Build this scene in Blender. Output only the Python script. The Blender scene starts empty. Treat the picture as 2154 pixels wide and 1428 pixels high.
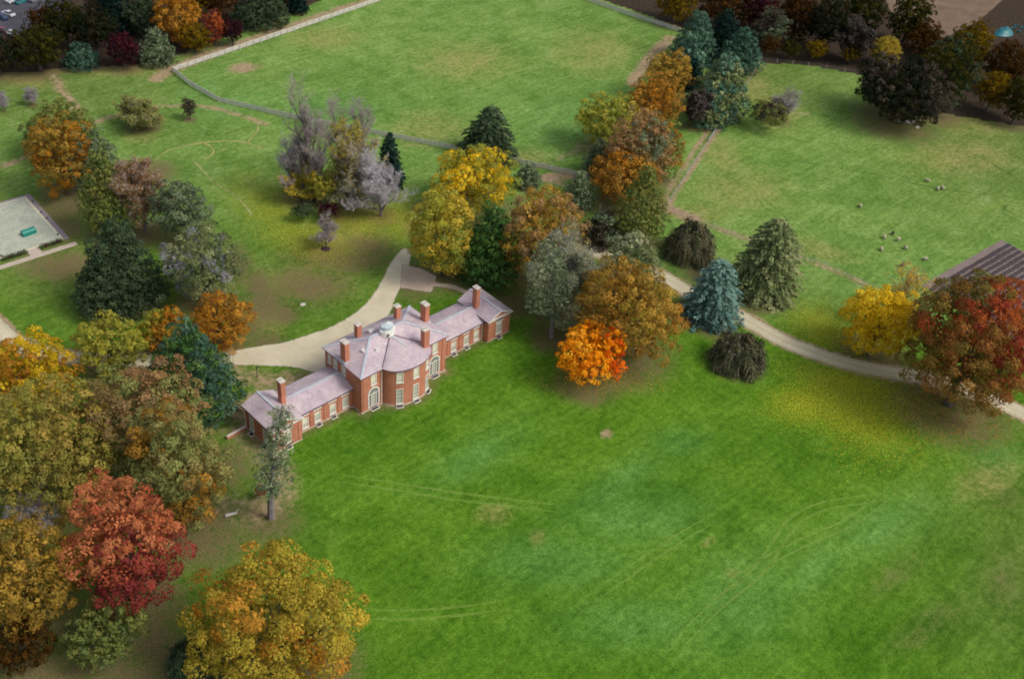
import bpy, bmesh, math, random
import numpy as np
from mathutils import Vector, Matrix

# ------------------------------------------------------------------ camera, sky, sun, exposure
SC = bpy.context.scene
COL = SC.collection
FPX, PW_, PH_ = 2372.83, 2154.0, 1428.0
CAM = np.array([-101.33, -121.74, 138.51])
_y, _p, _r = math.radians(-46.65), math.radians(38.24), math.radians(5.35)
FW = np.array([-math.sin(_y)*math.cos(_p), math.cos(_y)*math.cos(_p), -math.sin(_p)])
_ri = np.array([math.cos(_y), math.sin(_y), 0.0]); _up = np.cross(_ri, FW)
RI = _ri*math.cos(_r) + _up*math.sin(_r)
UP = -_ri*math.sin(_r) + _up*math.cos(_r)
cd = bpy.data.cameras.new('camera'); cam = bpy.data.objects.new('camera', cd); COL.objects.link(cam)
cam.matrix_world = Matrix(((RI[0], UP[0], -FW[0], CAM[0]), (RI[1], UP[1], -FW[1], CAM[1]),
                           (RI[2], UP[2], -FW[2], CAM[2]), (0, 0, 0, 1)))
cd.sensor_width = 36.0; cd.sensor_fit = 'HORIZONTAL'; cd.lens = FPX/PW_*36.0
cd.clip_start = 1.0; cd.clip_end = 12000.0
SC.camera = cam

SUN_EL, SUN_AZ = 48.0, -62.0          # azimuth measured in the house frame, degrees from +x
w = bpy.data.worlds.new('World'); SC.world = w; w.use_nodes = True
nt = w.node_tree; nt.nodes.clear()
sky = nt.nodes.new('ShaderNodeTexSky'); sky.sky_type = 'NISHITA'; sky.sun_disc = False
sky.sun_elevation = math.radians(SUN_EL); sky.sun_rotation = math.radians(90 - SUN_AZ)
sky.air_density = 1.0; sky.dust_density = 3.0; sky.ozone_density = 1.0
bg = nt.nodes.new('ShaderNodeBackground'); bg.inputs['Strength'].default_value = 0.115
wo = nt.nodes.new('ShaderNodeOutputWorld')
hs = nt.nodes.new('ShaderNodeHueSaturation'); hs.inputs['Saturation'].default_value = 0.5   # thin cloud cover
nt.links.new(sky.outputs[0], hs.inputs['Color']); nt.links.new(hs.outputs[0], bg.inputs[0]); nt.links.new(bg.outputs[0], wo.inputs[0])
sl = bpy.data.lights.new('sun', 'SUN'); sl.energy = 1.5; sl.angle = math.radians(20); sl.color = (1.0, 0.94, 0.84)
so = bpy.data.objects.new('sun', sl); COL.objects.link(so)
_se, _sa = math.radians(SUN_EL), math.radians(SUN_AZ)
so.rotation_euler = Vector((math.cos(_sa)*math.cos(_se), math.sin(_sa)*math.cos(_se), math.sin(_se))).to_track_quat('Z', 'Y').to_euler()
so.location = (0, -60, 120)
SC.view_settings.view_transform = 'Standard'; SC.view_settings.look = 'None'
SC.view_settings.gamma = 1.0; SC.view_settings.use_curve_mapping = False
SC.cycles.filter_width = 1.9
SC.view_settings.exposure = 0.50

# ------------------------------------------------------------------ helpers: pixels, tags, meshes
def G(u, v, z=0.0):
    d = FW + RI*(u-PW_/2)/FPX - UP*(v-PH_/2)/FPX
    return CAM + d*((z-CAM[2])/d[2])
def PX(P):
    d = np.asarray(P) - CAM
    z = d @ FW
    return PW_/2 + FPX*(d@RI)/z, PH_/2 - FPX*(d@UP)/z, z
def lin(h):
    c = [int(h[i:i+2], 16)/255 for i in (0, 2, 4)]
    return tuple(((x+0.055)/1.055)**2.4 if x > 0.04045 else x/12.92 for x in c)
def tag(o, label=None, cat=None, group=None, kind=None):
    if label: o['label'] = label
    if cat: o['category'] = cat
    if group: o['group'] = group
    if kind: o['kind'] = kind
    return o
def link(name, me, parent=None):
    o = bpy.data.objects.new(name, me); COL.objects.link(o)
    if parent is not None: o.parent = parent
    return o
def empty(name, loc=(0, 0, 0), rz=0.0, parent=None):
    o = link(name, None, parent); o.location = loc; o.rotation_euler[2] = rz
    o.empty_display_size = 0.5
    return o
def qmesh(name, V, mat, cols=None, k=4):
    """mesh of separate k-gons: V is (N*k,3)"""
    V = np.ascontiguousarray(V, dtype=np.float32); n = len(V)//k
    me = bpy.data.meshes.new(name)
    me.vertices.add(len(V)); me.vertices.foreach_set('co', V.ravel())
    me.loops.add(len(V)); me.loops.foreach_set('vertex_index', np.arange(len(V), dtype=np.int32))
    me.polygons.add(n); me.polygons.foreach_set('loop_start', np.arange(0, len(V), k, dtype=np.int32))
    me.update(calc_edges=True)
    if cols is not None:
        a = me.attributes.new('leafcol', 'FLOAT_COLOR', 'FACE')
        c = np.ones((n, 4), np.float32); c[:, :3] = cols
        a.data.foreach_set('color', c.ravel())
    if mat: me.materials.append(mat)
    return me
def pmesh(name, V, F, mat, smooth=False):
    me = bpy.data.meshes.new(name); me.from_pydata([tuple(map(float, v)) for v in V], [], F); me.update()
    if mat: me.materials.append(mat)
    if smooth:
        for p in me.polygons: p.use_smooth = True
    return me
class MB:
    """collects boxes, prisms and tubes into one mesh"""
    def __init__(s): s.V = []; s.F = []
    def add(s, V, F):
        n = len(s.V); s.V += [tuple(v) for v in V]; s.F += [tuple(i+n for i in f) for f in F]
    def box(s, x0, x1, y0, y1, z0, z1):
        s.add([(x0,y0,z0),(x1,y0,z0),(x1,y1,z0),(x0,y1,z0),(x0,y0,z1),(x1,y0,z1),(x1,y1,z1),(x0,y1,z1)],
              [(0,3,2,1),(4,5,6,7),(0,1,5,4),(1,2,6,5),(2,3,7,6),(3,0,4,7)])
    def obox(s, c, u, v, n, hu, hv, hn):
        c, u, v, n = map(np.array, (c, u, v, n)); P = []
        for k in (-1, 1):
            for a, b in ((-1,-1),(1,-1),(1,1),(-1,1)): P.append(c+u*hu*a+v*hv*b+n*hn*k)
        s.add(P, [(0,3,2,1),(4,5,6,7),(0,1,5,4),(1,2,6,5),(2,3,7,6),(3,0,4,7)])
    def tube(s, p0, p1, r0, r1, n=6, cap=True):
        p0, p1 = np.array(p0, float), np.array(p1, float); d = p1-p0; d /= max(np.linalg.norm(d), 1e-6)
        a = np.cross(d, (0,0,1) if abs(d[2]) < .9 else (1,0,0)); a /= np.linalg.norm(a); b = np.cross(d, a)
        P = [p+(a*math.cos(t)+b*math.sin(t))*r for p, r in ((p0,r0),(p1,r1)) for t in np.linspace(0, 2*math.pi, n, endpoint=False)]
        F = [(i, (i+1)%n, n+(i+1)%n, n+i) for i in range(n)]
        if cap: F += [tuple(range(n-1,-1,-1)), tuple(range(n, 2*n))]
        s.add(P, F)
    def build(s, name, mat, parent=None, smooth=False):
        return link(name, pmesh(name, s.V, s.F, mat, smooth), parent)

# ------------------------------------------------------------------ materials
def newmat(name):
    m = bpy.data.materials.new(name); m.use_nodes = True
    n = m.node_tree; n.nodes.clear()
    out = n.nodes.new('ShaderNodeOutputMaterial')
    return m, n, out
def noise(n, scale, detail=4, rough=.55, vec=None, dist=0.0):
    t = n.nodes.new('ShaderNodeTexNoise'); t.inputs['Scale'].default_value = scale
    t.inputs['Detail'].default_value = detail; t.inputs['Roughness'].default_value = rough; t.inputs['Distortion'].default_value = dist
    if vec is not None: n.links.new(vec, t.inputs['Vector'])
    return t.outputs['Fac']
def ramp(n, fac, stops):
    r = n.nodes.new('ShaderNodeValToRGB'); e = r.color_ramp.elements
    while len(e) > 1: e.remove(e[0])
    e[0].position = stops[0][0]; e[0].color = tuple(stops[0][1])+(1,)
    for pos, c in stops[1:]:
        k = e.new(pos); k.color = tuple(c)+(1,)
    n.links.new(fac, r.inputs[0]); return r.outputs[0]
def mixc(n, fac, a, b, mode='MIX'):
    m = n.nodes.new('ShaderNodeMix'); m.data_type = 'RGBA'; m.blend_type = mode; m.clamp_factor = True
    for s, v in ((0, fac), (6, a), (7, b)):
        if hasattr(v, 'links'): n.links.new(v, m.inputs[s])
        else: m.inputs[s].default_value = v if s == 0 else tuple(v)+(1,)
    return m.outputs[2]
def mth(n, op, a, b=None, c=None, clamp=False):
    m = n.nodes.new('ShaderNodeMath'); m.operation = op; m.use_clamp = clamp
    for i, v in enumerate((a, b, c)):
        if v is None: continue
        if hasattr(v, 'links'): n.links.new(v, m.inputs[i])
        else: m.inputs[i].default_value = v
    return m.outputs[0]
def attr(n, name):
    a = n.nodes.new('ShaderNodeAttribute'); a.attribute_name = name; return a
def pos(n):
    return n.nodes.new('ShaderNodeNewGeometry').outputs['Position']
def objco(n):
    return n.nodes.new('ShaderNodeTexCoord').outputs['Object']
def bump(n, h, strength=.4, dist=.05):
    b = n.nodes.new('ShaderNodeBump'); b.inputs['Strength'].default_value = strength; b.inputs['Distance'].default_value = dist
    n.links.new(h, b.inputs['Height']); return b.outputs[0]
def princ(n, out, col, rough=.8, spec=.2, nrm=None, metal=0.0):
    b = n.nodes.new('ShaderNodeBsdfPrincipled')
    if hasattr(col, 'links'): n.links.new(col, b.inputs['Base Color'])
    else: b.inputs['Base Color'].default_value = tuple(col)+(1,)
    if hasattr(rough, 'links'): n.links.new(rough, b.inputs['Roughness'])
    else: b.inputs['Roughness'].default_value = rough
    b.inputs['Specular IOR Level'].default_value = spec; b.inputs['Metallic'].default_value = metal
    if nrm is not None: n.links.new(nrm, b.inputs['Normal'])
    n.links.new(b.outputs[0], out.inputs[0]); return b
def simple(name, col, rough=.7, var=.18, scale=1.5, spec=.2, bmp=0.0):
    m, n, out = newmat(name); f = noise(n, scale, 5, .6, pos(n))
    c = ramp(n, f, [(.3, [x*(1-var) for x in col]), (.7, [min(1, x*(1+var)) for x in col])])
    princ(n, out, c, rough, spec, bump(n, noise(n, scale*8, 3, .6, pos(n)), bmp, .03) if bmp else None)
    return m
def leafmat(name, trans=.28):
    m, n, out = newmat(name); a = attr(n, 'leafcol').outputs['Color']
    d = n.nodes.new('ShaderNodeBsdfDiffuse'); t = n.nodes.new('ShaderNodeBsdfTranslucent'); x = n.nodes.new('ShaderNodeMixShader')
    x.inputs[0].default_value = trans
    n.links.new(a, d.inputs[0]); n.links.new(a, t.inputs[0])
    n.links.new(d.outputs[0], x.inputs[1]); n.links.new(t.outputs[0], x.inputs[2]); n.links.new(x.outputs[0], out.inputs[0])
    return m
M = {}
M['leaf'] = leafmat('leaf_foliage'); M['needle'] = leafmat('needle_foliage', .12)
M['fallen'] = leafmat('fallen_leaf', .05)
M['bark'] = simple('bark', (.10, .082, .07), .9, .35, 2.5, .1, .6)
M['bark_grey'] = simple('bark_grey', (.20, .175, .18), .9, .3, 2.5, .1, .5)
M['twig'] = simple('twig', (.31, .275, .285), .9, .25, .7, .1)
M['twig_brown'] = simple('twig_brown', (.30, .25, .24), .9, .25, .7, .1)
M['twig_pale'] = simple('twig_pale', (.46, .42, .44), .9, .2, .7, .1)

# ------------------------------------------------------------------ what grows where (pixel boxes of the photograph -> places on the ground)
PAL = {  # leaf colours
 'oakmix': ['98743a','887438','a46c3c','747440'],
 'maplered': ['ec701c','e66018','f0801f','dc5418'],
 'fallyel': ['ccc634','bcbe3a','a8b03e','d6ce48'],
 'orange':  ['bc842e','ae7626','c8923a','a26824'], 'maple': ['f5a422','f09a1c','f8b030','ee8c1c'],
 'rust':    ['aa7c34','98702e','b68838','887038'], 'bronze': ['a8863a','967c36','b4903e','80703a'],
 'brownred':['a07c54','907850','ac885c','7e7048'], 'red': ['c06e46','b45e42','cc7e54','a66842'],
 'scarlet': ['ac5030','9c4634','b86434','8e5c38'], 'magenta': ['9c4440','a44c40','8e403e','985040'],
 'yellow':  ['d8b424','ccaa22','e2c032','b4a02c'], 'gold': ['c4aa3e','b4a03c','a89438','ceb044'],
 'ygreen':  ['a8a43e','969840','b4aa46','848c40'], 'olive': ['7a8444','6e7a42','888a48','667244'],
 'tan':     ['949858','868c50','9e985c','927e4c'], 'tangold': ['a89a4a','989446','b09a4c','8c8846'],
 'green':   ['486a34','527438','3e5e32','648040'], 'dkgreen': ['48583e','506044','3c4c36','5c6a4c'],
 'teal':    ['4c6a58','446050','5a7862','3c5648'], 'blue': ['64847a','749286','54706a','829e90'],
 'greygreen':['707e5e','7a8866','626e54','86906c'], 'sage': ['9aa07c','a6a884','8a9070','b0ac90'],
 'lav':     ['9c98a0','aaa4a8','8c8a90','9c9e88'], 'dark': ['2c3020','34301e','26301e','3a3822'],
 'dkolive': ['3c3e1a','464418','34381a','504a1c'], 'dkrust': ['54381a','483418','60401c','3c321a'],
 'maroon':  ['401c28','4a2028','38202a','54262a'], 'dkgold': ['7c6416','6c5a16','8a6c18','5c5218'],
 'dkteal':  ['1e3430','243a32','1a2e2a','2c423a'], 'weep': ['64644c','565840','706a50','82746a'],
 'purple':  ['50483e','5a5044','443e36','60564a'], 'pinebl': ['567660','60806a','4a6858','708a72'],
 'crimson': ['9c1a1c','b02420','8a1418','a83a28'], 'fir': ['7e8858','707c50','929868','626e4a'],
}
TREES = []
def T(label, kind, box, pal, cat='tree', group=None, name=None, **o):
    TREES.append(dict(label=label, kind=kind, box=box, pal=pal, cat=cat, group=group, name=name, **o))
# --- far left wood, front row
T('big amber orange tree at the edge of the far left wood', 'B', (318,-28,425,92), 'orange', group='edge of the left wood')
T('rounded gold bush tree below the amber tree by the fence corner', 'B', (372,44,447,110), 'dkgold', group='edge of the left wood')
T('small scarlet tree between the gold bush and dark evergreen', 'B', (424,22,478,94), 'scarlet', group='edge of the left wood')
T('low dark maroon shrub right of the scarlet tree', 'B', (462,38,512,94), 'maroon', group='edge of the left wood')
T('broad dark evergreen beside the track along the paddock fence', 'P', (496,-30,604,68), 'dkgreen', group='edge of the left wood')
T('small dark evergreen alone at the far end of the track', 'P', (606,-22,648,34), 'dkteal', group='edge of the left wood')
T('grey green rounded evergreen by the paddock fence corner', 'P', (296,58,368,146), 'greygreen', group='edge of the left wood')
T('deep maroon round tree left of the grey green evergreen', 'B', (218,62,296,142), 'maroon', group='edge of the left wood')
T('dark teal pine at the wood edge left of the maroon tree', 'P', (138,88,208,153), 'teal', group='edge of the left wood')
T('wide dark olive tree at the wood edge near the left border', 'B', (16,52,136,150), 'dkolive', group='edge of the left wood')
T('dark tree cut by the left border at the wood edge', 'B', (-60,70,40,160), 'dark', group='edge of the left wood')
# --- far left wood, back rows
_bl = [('dark olive', 'dkolive', 'B', (92,-6,176,92)), ('blackish green', 'dark', 'B', (150,10,246,112)), ('dark brown', 'dkrust', 'B', (54,8,124,84)),
       ('deep teal', 'dkteal', 'P', (204,-30,290,84)), ('dull green', 'dkgreen', 'B', (262,-20,340,76)), ('smoky grey', 'purple', 'B', (176,-40,240,50)),
       ('dark rust', 'dkrust', 'B', (420,-50,500,40)), ('dull gold', 'dkgold', 'B', (388,-40,450,40)), ('sooty green', 'dark', 'P', (570,-60,640,8))]
for c_, p_, k_, b_ in _bl:
    T('%s tree in the second row of the far left wood' % c_, k_, b_, p_, group='back rows of the left wood')
# --- lawn top left
T('faint grey bare sapling at the left border of the lawn', 'N', (-4,192,28,238), None, group='grey saplings on the left lawn', by=236, tw='twig')
T('faint grey bare sapling right of the first on the left lawn', 'N', (54,184,84,222), None, group='grey saplings on the left lawn', by=221, tw='twig')
T('spreading thin olive tree alone on the upper left lawn', 'NL', (256,200,350,272), 'tan', by=264, dens=.55, tw='twig_brown')
T('small purple brown tree beside the bend of the paddock fence', 'B', (380,204,414,250), 'purple')
# --- left clump
T('dark green round tree behind the orange brown one, left clump', 'B', (48,214,206,330), 'olive', group='left clump')
T('large orange brown tree, foremost of the upper left clump', 'B', (54,232,196,412), 'bronze', group='left clump', clr=.0, tone=.78, pal2='orange', mix=.4)
T('grey green tree leaning on the orange brown one', 'B', (148,262,244,410), 'greygreen', group='left clump')
T('tall narrow green brown tree in the left clump', 'C', (180,318,290,520), 'olive', group='left clump')
T('half bare brownish tree between narrow and grey green trees', 'NL', (250,328,362,505), 'brownred', group='left clump', by=490, dens=.5, tw='twig_pale')
T('round grey green tree at the right of the left clump', 'B', (318,368,448,515), 'greygreen', group='left clump')
T('great dark spruce left of the lavender grey tree', 'P', (182,456,356,674), 'dkgreen', group='left clump', pp=.9)
T('second dark spruce at the left shoulder of the great one', 'P', (168,496,290,680), 'dkgreen', group='left clump', pp=.9)
T('lavender grey and green tree beside the great dark spruce', 'B', (344,452,506,645), 'fir', group='left clump', pal2='lav', mix=.25)
T('yellow green tree below the great dark spruce', 'B', (154,655,308,800), 'ygreen', group='trees beside the left drive')
T('small orange tree between yellow green and amber trees', 'B', (288,642,396,745), 'orange', group='trees beside the left drive', pal2='ygreen', mix=.3)
T('amber orange tree beside the gravel court', 'B', (394,604,538,745), 'orange', group='trees beside the left drive', pal2='rust', mix=.35)
T('tall blue green pine in front of the gravel court', 'P', (314,674,502,918), 'green', group='trees beside the left drive', pal2='teal', mix=.5)
T('bright yellow orange tree cut by the left border', 'B', (-50,702,162,860), 'yellow', group='trees beside the left drive', pal2='orange', mix=.3)
# --- lower left wood
T('olive green oak crown with an orange brown top', 'B', (176,746,436,1010), 'tan', group='lower left wood', pal2='brownred', mix=.25, grad=(-.2,.9))
T('wide yellow brown oak at the left border above the red tree', 'B', (-70,812,272,1075), 'tangold', group='lower left wood')
T('olive brown oak reaching towards the house end', 'B', (262,858,482,1122), 'tan', group='lower left wood', pal2='rust', mix=.3)
T('tall red and salmon oak, lower left wood', 'B', (138,1000,388,1300), 'red', group='lower left wood', pal2='magenta', mix=.5, grad=(.45,-.75))
T('dark bronze oak below the wide yellow brown one', 'B', (-80,1062,166,1340), 'bronze', group='lower left wood')
T('pale bare twiggy crown between bronze and red oaks', 'N', (28,1042,128,1130), None, group='lower left wood', by=1120, tw='twig_pale')
T('small dark olive green tree under the red oak', 'B', (132,1258,306,1405), 'olive', group='lower left wood')
T('low russet tree in the bottom left corner', 'B', (-30,1290,118,1420), 'dkrust', group='lower left wood')
T('huge golden orange tree at the bottom edge', 'B', (392,1134,768,1490), 'gold', pal2='orange', mix=.12, clump=1.2, tone=.85)
T('dark drooping evergreen behind the huge golden tree', 'W', (356,1330,470,1450), 'dkgreen')
T('tall thin pine before the left end of the house', 'T', (546,848,634,1092), 'sage', base=(570,1090))
T('small crimson shrub at the foot of the thin pine', 'B', (535,1018,560,1050), 'crimson', 'shrub')
# --- bare clump in the lawn
_bg = 'bare clump in the rear lawn'
T('tallest bare grey tree of the rear lawn clump', 'N', (596,148,682,440), None, group=_bg, by=428, tw='twig_brown', tall=1, kk=4)
T('bare tree half hidden right of the tallest one', 'N', (622,214,700,436), None, group=_bg, by=424, tw='twig_brown', kk=4)
T('slender bare tree against the paddock fence', 'N', (676,184,758,400), None, group=_bg, by=385, tw='twig_brown', tall=1)
T('leaning bare tree at the right of the slender one', 'N', (722,205,796,410), None, group=_bg, by=392, tw='twig_brown', tall=1)
T('leafless grey tree at the left side of the bare clump', 'N', (574,262,664,424), None, group=_bg, by=414, tw='twig', kk=4)
T('thin yellow leaved tree in the middle of the bare clump', 'NL', (674,240,760,440), 'ygreen', group=_bg, by=425, dens=.34, tw='twig_brown', pal2='gold', mix=.5)
T('rosy grey half bare tree right of the thin yellow one', 'NL', (706,258,800,448), 'tangold', group=_bg, by=434, dens=.2, tw='twig_pale', kk=4)
T('yellow shrub low at the left of the bare clump', 'NL', (588,330,676,432), 'ygreen', group=_bg, by=424, dens=.9, tw='twig_brown', pal2='yellow', mix=.5, name='shrub', cat='shrub')
T('pinkish bare undergrowth in the middle of the clump', 'NL', (690,370,770,446), 'tan', group=_bg, by=440, dens=.25, tw='twig_pale', name='shrub', cat='shrub')
T('moss green shrub under the bare trunks', 'B', (640,352,716,432), 'ygreen', 'shrub', group=_bg)
T('silvery bare tree at the right end of the clump', 'N', (756,306,848,462), None, group=_bg, by=455, tw='twig_pale', dense=1)
T('dark slate conifer behind the silvery bare tree', 'S', (790,278,848,404), 'dkteal', group=_bg)
T('dark green low shrub in front of the bare clump', 'B', (612,428,664,464), 'dkgreen', 'shrub', group=_bg)
T('dark purple low shrub right of the green shrub', 'B', (664,430,718,458), 'maroon', 'shrub', group=_bg)
T('young bare tree in a dark mulch ring', 'N', (660,452,710,526), None, by=523, tw='twig_brown', young=1)
# --- trees behind the house
_cg = 'trees behind the house'
T('dark pointed pine by the paddock fence behind the yellow tree', 'S', (966,224,1088,352), 'dkgreen', group=_cg)
T('broad bright yellow tree below the pointed pine', 'B', (908,308,1100,440), 'yellow', group=_cg, pal2='ygreen', mix=.35)
T('yellow green tree beside the top of the drive', 'B', (854,388,1012,585), 'ygreen', group=_cg, pal2='gold', mix=.3)
T('dark green evergreen against the yellow green tree', 'P', (966,420,1090,616), 'green', group=_cg)
T('bronze brown oak in the middle of the grove', 'B', (1050,384,1234,600), 'brownred', group=_cg, pal2='bronze', mix=.45)
T('small green conifer behind the bronze oak', 'P', (1080,342,1138,404), 'greygreen', group=_cg)
T('grey green conifer at the end of the paddock fence', 'P', (1182,358,1248,450), 'greygreen', group=_cg)
T('dim grey conifer between bronze oak and olive cone', 'P', (1224,434,1304,530), 'purple', group=_cg, pal2='greygreen', mix=.5)
T('smooth olive cone shaped tree right of the grove', 'C', (1280,360,1398,534), 'olive', group=_cg)
T('brown and rust oak above the olive cone', 'B', (1266,224,1424,400), 'brownred', group=_cg, pal2='greygreen', mix=.25)
T('olive yellow tree at the paddock side of the grove', 'B', (1214,194,1352,318), 'ygreen', group=_cg)
T('orange topped brown tree behind the rust oak', 'B', (1308,152,1444,290), 'rust', group=_cg, pal2='orange', mix=.35)
T('orange brown tree in front of the rust oak', 'B', (1234,320,1394,432), 'rust', group=_cg, pal2='orange', mix=.35)
T('dim green conifer at the paddock corner below the olive tree', 'P', (1226,290,1284,376), 'greygreen', group=_cg)
T('brown round tree at the top of the grove', 'B', (1354,100,1464,214), 'bronze', group=_cg)
T('plum brown thin tree beside the farm track', 'NL', (1428,188,1484,272), 'purple', group=_cg, by=268, dens=.8, tw='twig_brown')
T('lavender and sage half bare tree behind the tall pine', 'NL', (1106,494,1272,672), 'lav', group=_cg, by=655, dens=1.0, tw='twig_pale', pal2='sage', mix=.5)
T('tall grey green pine with a bare trunk by the house', 'T', (1092,518,1214,712), 'sage', group=_cg, base=(1160,710))
T('pale green round tree above the big orange brown oak', 'B', (1262,484,1394,606), 'sage', group=_cg, pal2='fir', mix=.5)
T('big orange brown oak behind the flaming maple', 'B', (1198,542,1444,770), 'bronze', group=_cg, pal2='rust', mix=.4, clump=1.0)
T('flaming orange maple on the front lawn', 'B', (1170,668,1328,820), 'maple', clump=.8, pal2='maplered', mix=.3, grad=(.8,-.25))
# --- pines along the farm track
_pg = 'blue green pines by the farm track'
T('rearmost blue green pine by the paddock fence end', 'P', (1412,22,1502,140), 'teal', group=_pg)
T('smoky pine left of the track pines', 'P', (1408,66,1476,168), 'pinebl', group=_pg)
T('dark pine right of the rearmost blue green pine', 'P', (1476,18,1552,130), 'dkteal', group=_pg)
T('dense pine at the corner of the sheep field', 'P', (1508,58,1598,160), 'teal', group=_pg)
T('largest pine of the farm track group', 'P', (1452,108,1566,262), 'pinebl', group=_pg, pal2='fir', mix=.3)
T('green flanked pine in front of the largest track pine', 'P', (1450,168,1528,276), 'pinebl', group=_pg, pal2='fir', mix=.5)
T('small dark pine between brown tree and track pines', 'P', (1424,120,1478,196), 'dkteal', group=_pg)
T('olive brown tree tucked behind the rust oak by the track', 'B', (1352,250,1440,380), 'olive', group=_cg, pal2='rust', mix=.5)
# --- right garden trees
T('dark weeping tree above the blue spruce', 'W', (1398,464,1508,572), 'weep')
T('big green fir at the edge of the sheep field', 'S', (1532,462,1678,642), 'fir', sp=.52)
T('blue spruce beside the drive', 'S', (1434,548,1554,695), 'blue', sp=.55)
T('dark weeping mound below the drive', 'W', (1490,694,1614,802), 'weep')
T('bright yellow tree left of the huge red oak', 'B', (1766,588,1940,762), 'yellow', clump=.85, dens=1.1)
T('thin bare yellow topped tree behind the bright yellow tree', 'NL', (1824,540,1920,700), 'yellow', by=690, dens=.10, tw='twig', kk=1)
T('huge red and bronze oak over the drive', 'B', (1900,566,2196,880), 'oakmix', pal2='scarlet', mix=.26, grad=(.3,.4), clump=1.1, tone=.92, dens=1.25)
# --- sheep field
T('round brown shrub alone in the sheep field', 'B', (1576,206,1668,276), 'olive', 'shrub', pal2='purple', mix=.45)
T('grey bare sapling over the brown shrub', 'N', (1606,180,1668,262), None, by=255, tw='twig')
# --- right wood
_rg = 'right wood beyond the sheep field'
T('broad dark grey brown tree reaching into the sheep field', 'B', (1802,108,2002,262), 'dark', group=_rg, pal2='purple', mix=.35)
T('very dark round shrub at the foot of the grey brown tree', 'B', (1798,160,1880,236), 'dkgreen', 'shrub', group=_rg)
T('dark green tree right of the broad grey brown one', 'B', (1920,66,2060,240), 'dkgreen', group=_rg, pal2='dkolive', mix=.5)
T('golden tree in the gap left of the grey brown tree', 'B', (1826,76,1904,140), 'gold', group=_rg, clump=.7)
T('amber tree at the right end of the wood edge', 'B', (2050,148,2132,236), 'dkgold', group=_rg)
T('dull olive tree at the right border of the wood edge', 'B', (2104,160,2190,262), 'dkolive', group=_rg)
T('olive gold tree behind the dark green one', 'B', (2000,40,2090,150), 'dkgold', group=_rg)
T('dark brown tree between olive gold and right border', 'B', (2070,80,2170,190), 'dkrust', group=_rg)
T('tall olive tree against the tan far field', 'B', (1866,-14,1962,92), 'dkolive', group=_rg)
T('low brown tree under the tall olive one', 'B', (1900,50,1992,110), 'dkrust', group=_rg)
T('violet grey thin tree in the middle of the right wood', 'NL', (1752,40,1822,140), 'purple', group=_rg, by=132, dens=.8, tw='twig')
T('amber bush at the foot of the violet grey tree', 'B', (1764,78,1822,132), 'dkgold', group=_rg)
T('dark olive tree left of the violet grey one', 'B', (1692,-10,1790,104), 'dark', group=_rg)
T('brown olive tree at the upper edge before the far field', 'B', (1762,-40,1866,76), 'dkolive', group=_rg)
T('dim grey willow like tree right of the track pines', 'B', (1582,10,1662,98), 'purple', group=_rg, pal2='greygreen', mix=.5)
T('wine red tree at the upper edge right of the pines', 'B', (1542,-30,1640,66), 'maroon', group=_rg, pal2='dkrust', mix=.4)
T('dark russet tree left of the dark olive one', 'B', (1630,-20,1722,84), 'dkrust', group=_rg)
T('rust tree at the upper edge behind the rearmost pine', 'B', (1470,-40,1560,58), 'dkrust', group=_rg)
T('olive gold tree at the paddock fence by the upper edge', 'B', (1378,-40,1470,48), 'dkgold', group=_rg)
T('low olive brush on the dark bank of the sheep field', 'B', (1640,84,1690,124), 'dkolive', 'shrub', group=_rg)
T('russet brush on the dark bank below the wine red tree', 'B', (1596,76,1650,120), 'dkrust', 'shrub', group=_rg)
T('ochre brush on the dark bank left of the amber bush', 'B', (1692,82,1750,130), 'dkgold', 'shrub', group=_rg)

def dep_at(P):
    d = np.asarray(P)-CAM; return math.asin(-d[2]/np.linalg.norm(d))
def solve(t):
    x0, y0, x1, y1 = t['box']; xc = (x0+x1)/2; k = t['kind']
    if k in ('B', 'W'):
        clr = t.get('clr', .0); Hc = 7.0
        for _ in range(8):
            P = G(xc, (y0+y1)/2, Hc); z = PX(P)[2]; s = FPX/z; a = dep_at(P)
            rx = (x1-x0)/2/s*1.05; hh = (y1-y0)/2/s*1.04
            rz = math.sqrt(max(.01, hh*hh-(rx*math.sin(a))**2))/math.cos(a)
            rz = min(max(rz, .72*rx), 1.5*rx)
            if k == 'W': rz = min(rz, .95*rx)
            Hc = rz*(1+clr)+ (.3 if rx > 2 else 0)
            if k == 'W': Hc = rz*.45
        t.update(x=P[0], y=P[1], rx=rx, rz=rz, Hc=Hc, H=Hc+rz, px=s)
    else:
        if 'base' in t: bu, bv = t['base']
        elif 'by' in t: bu, bv = xc, t['by']
        else:
            P = G(xc, y1); s = FPX/PX(P)[2]; rx = (x1-x0)/2/s
            bu, bv = xc, y1 - rx*.80*math.sin(dep_at(P))*s
        P = G(bu, bv); s = FPX/PX(P)[2]; H = 4.0
        for _ in range(12):
            v = PX(P+np.array([0, 0, H]))[1]; v0 = bv
            H *= (v0-y0)/max(v0-v, 1e-3)
        ut = PX(P+np.array([0, 0, H]))[0]
        t.update(x=P[0], y=P[1], rx=(x1-x0)/2/s, H=H, px=s, lean=(xc-ut)/s)
TONE = {'lower left wood': .84, 'edge of the left wood': .8, 'back rows of the left wood': .75, 'right wood beyond the sheep field': .8, 'left clump': .88, 'trees beside the left drive': .84}  # leaf colours darkened by group to paint in the lens vignette's dark edges
for t in TREES: solve(t); t['tone'] = t.get('tone', TONE.get(t['group'], 1.0))

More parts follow.
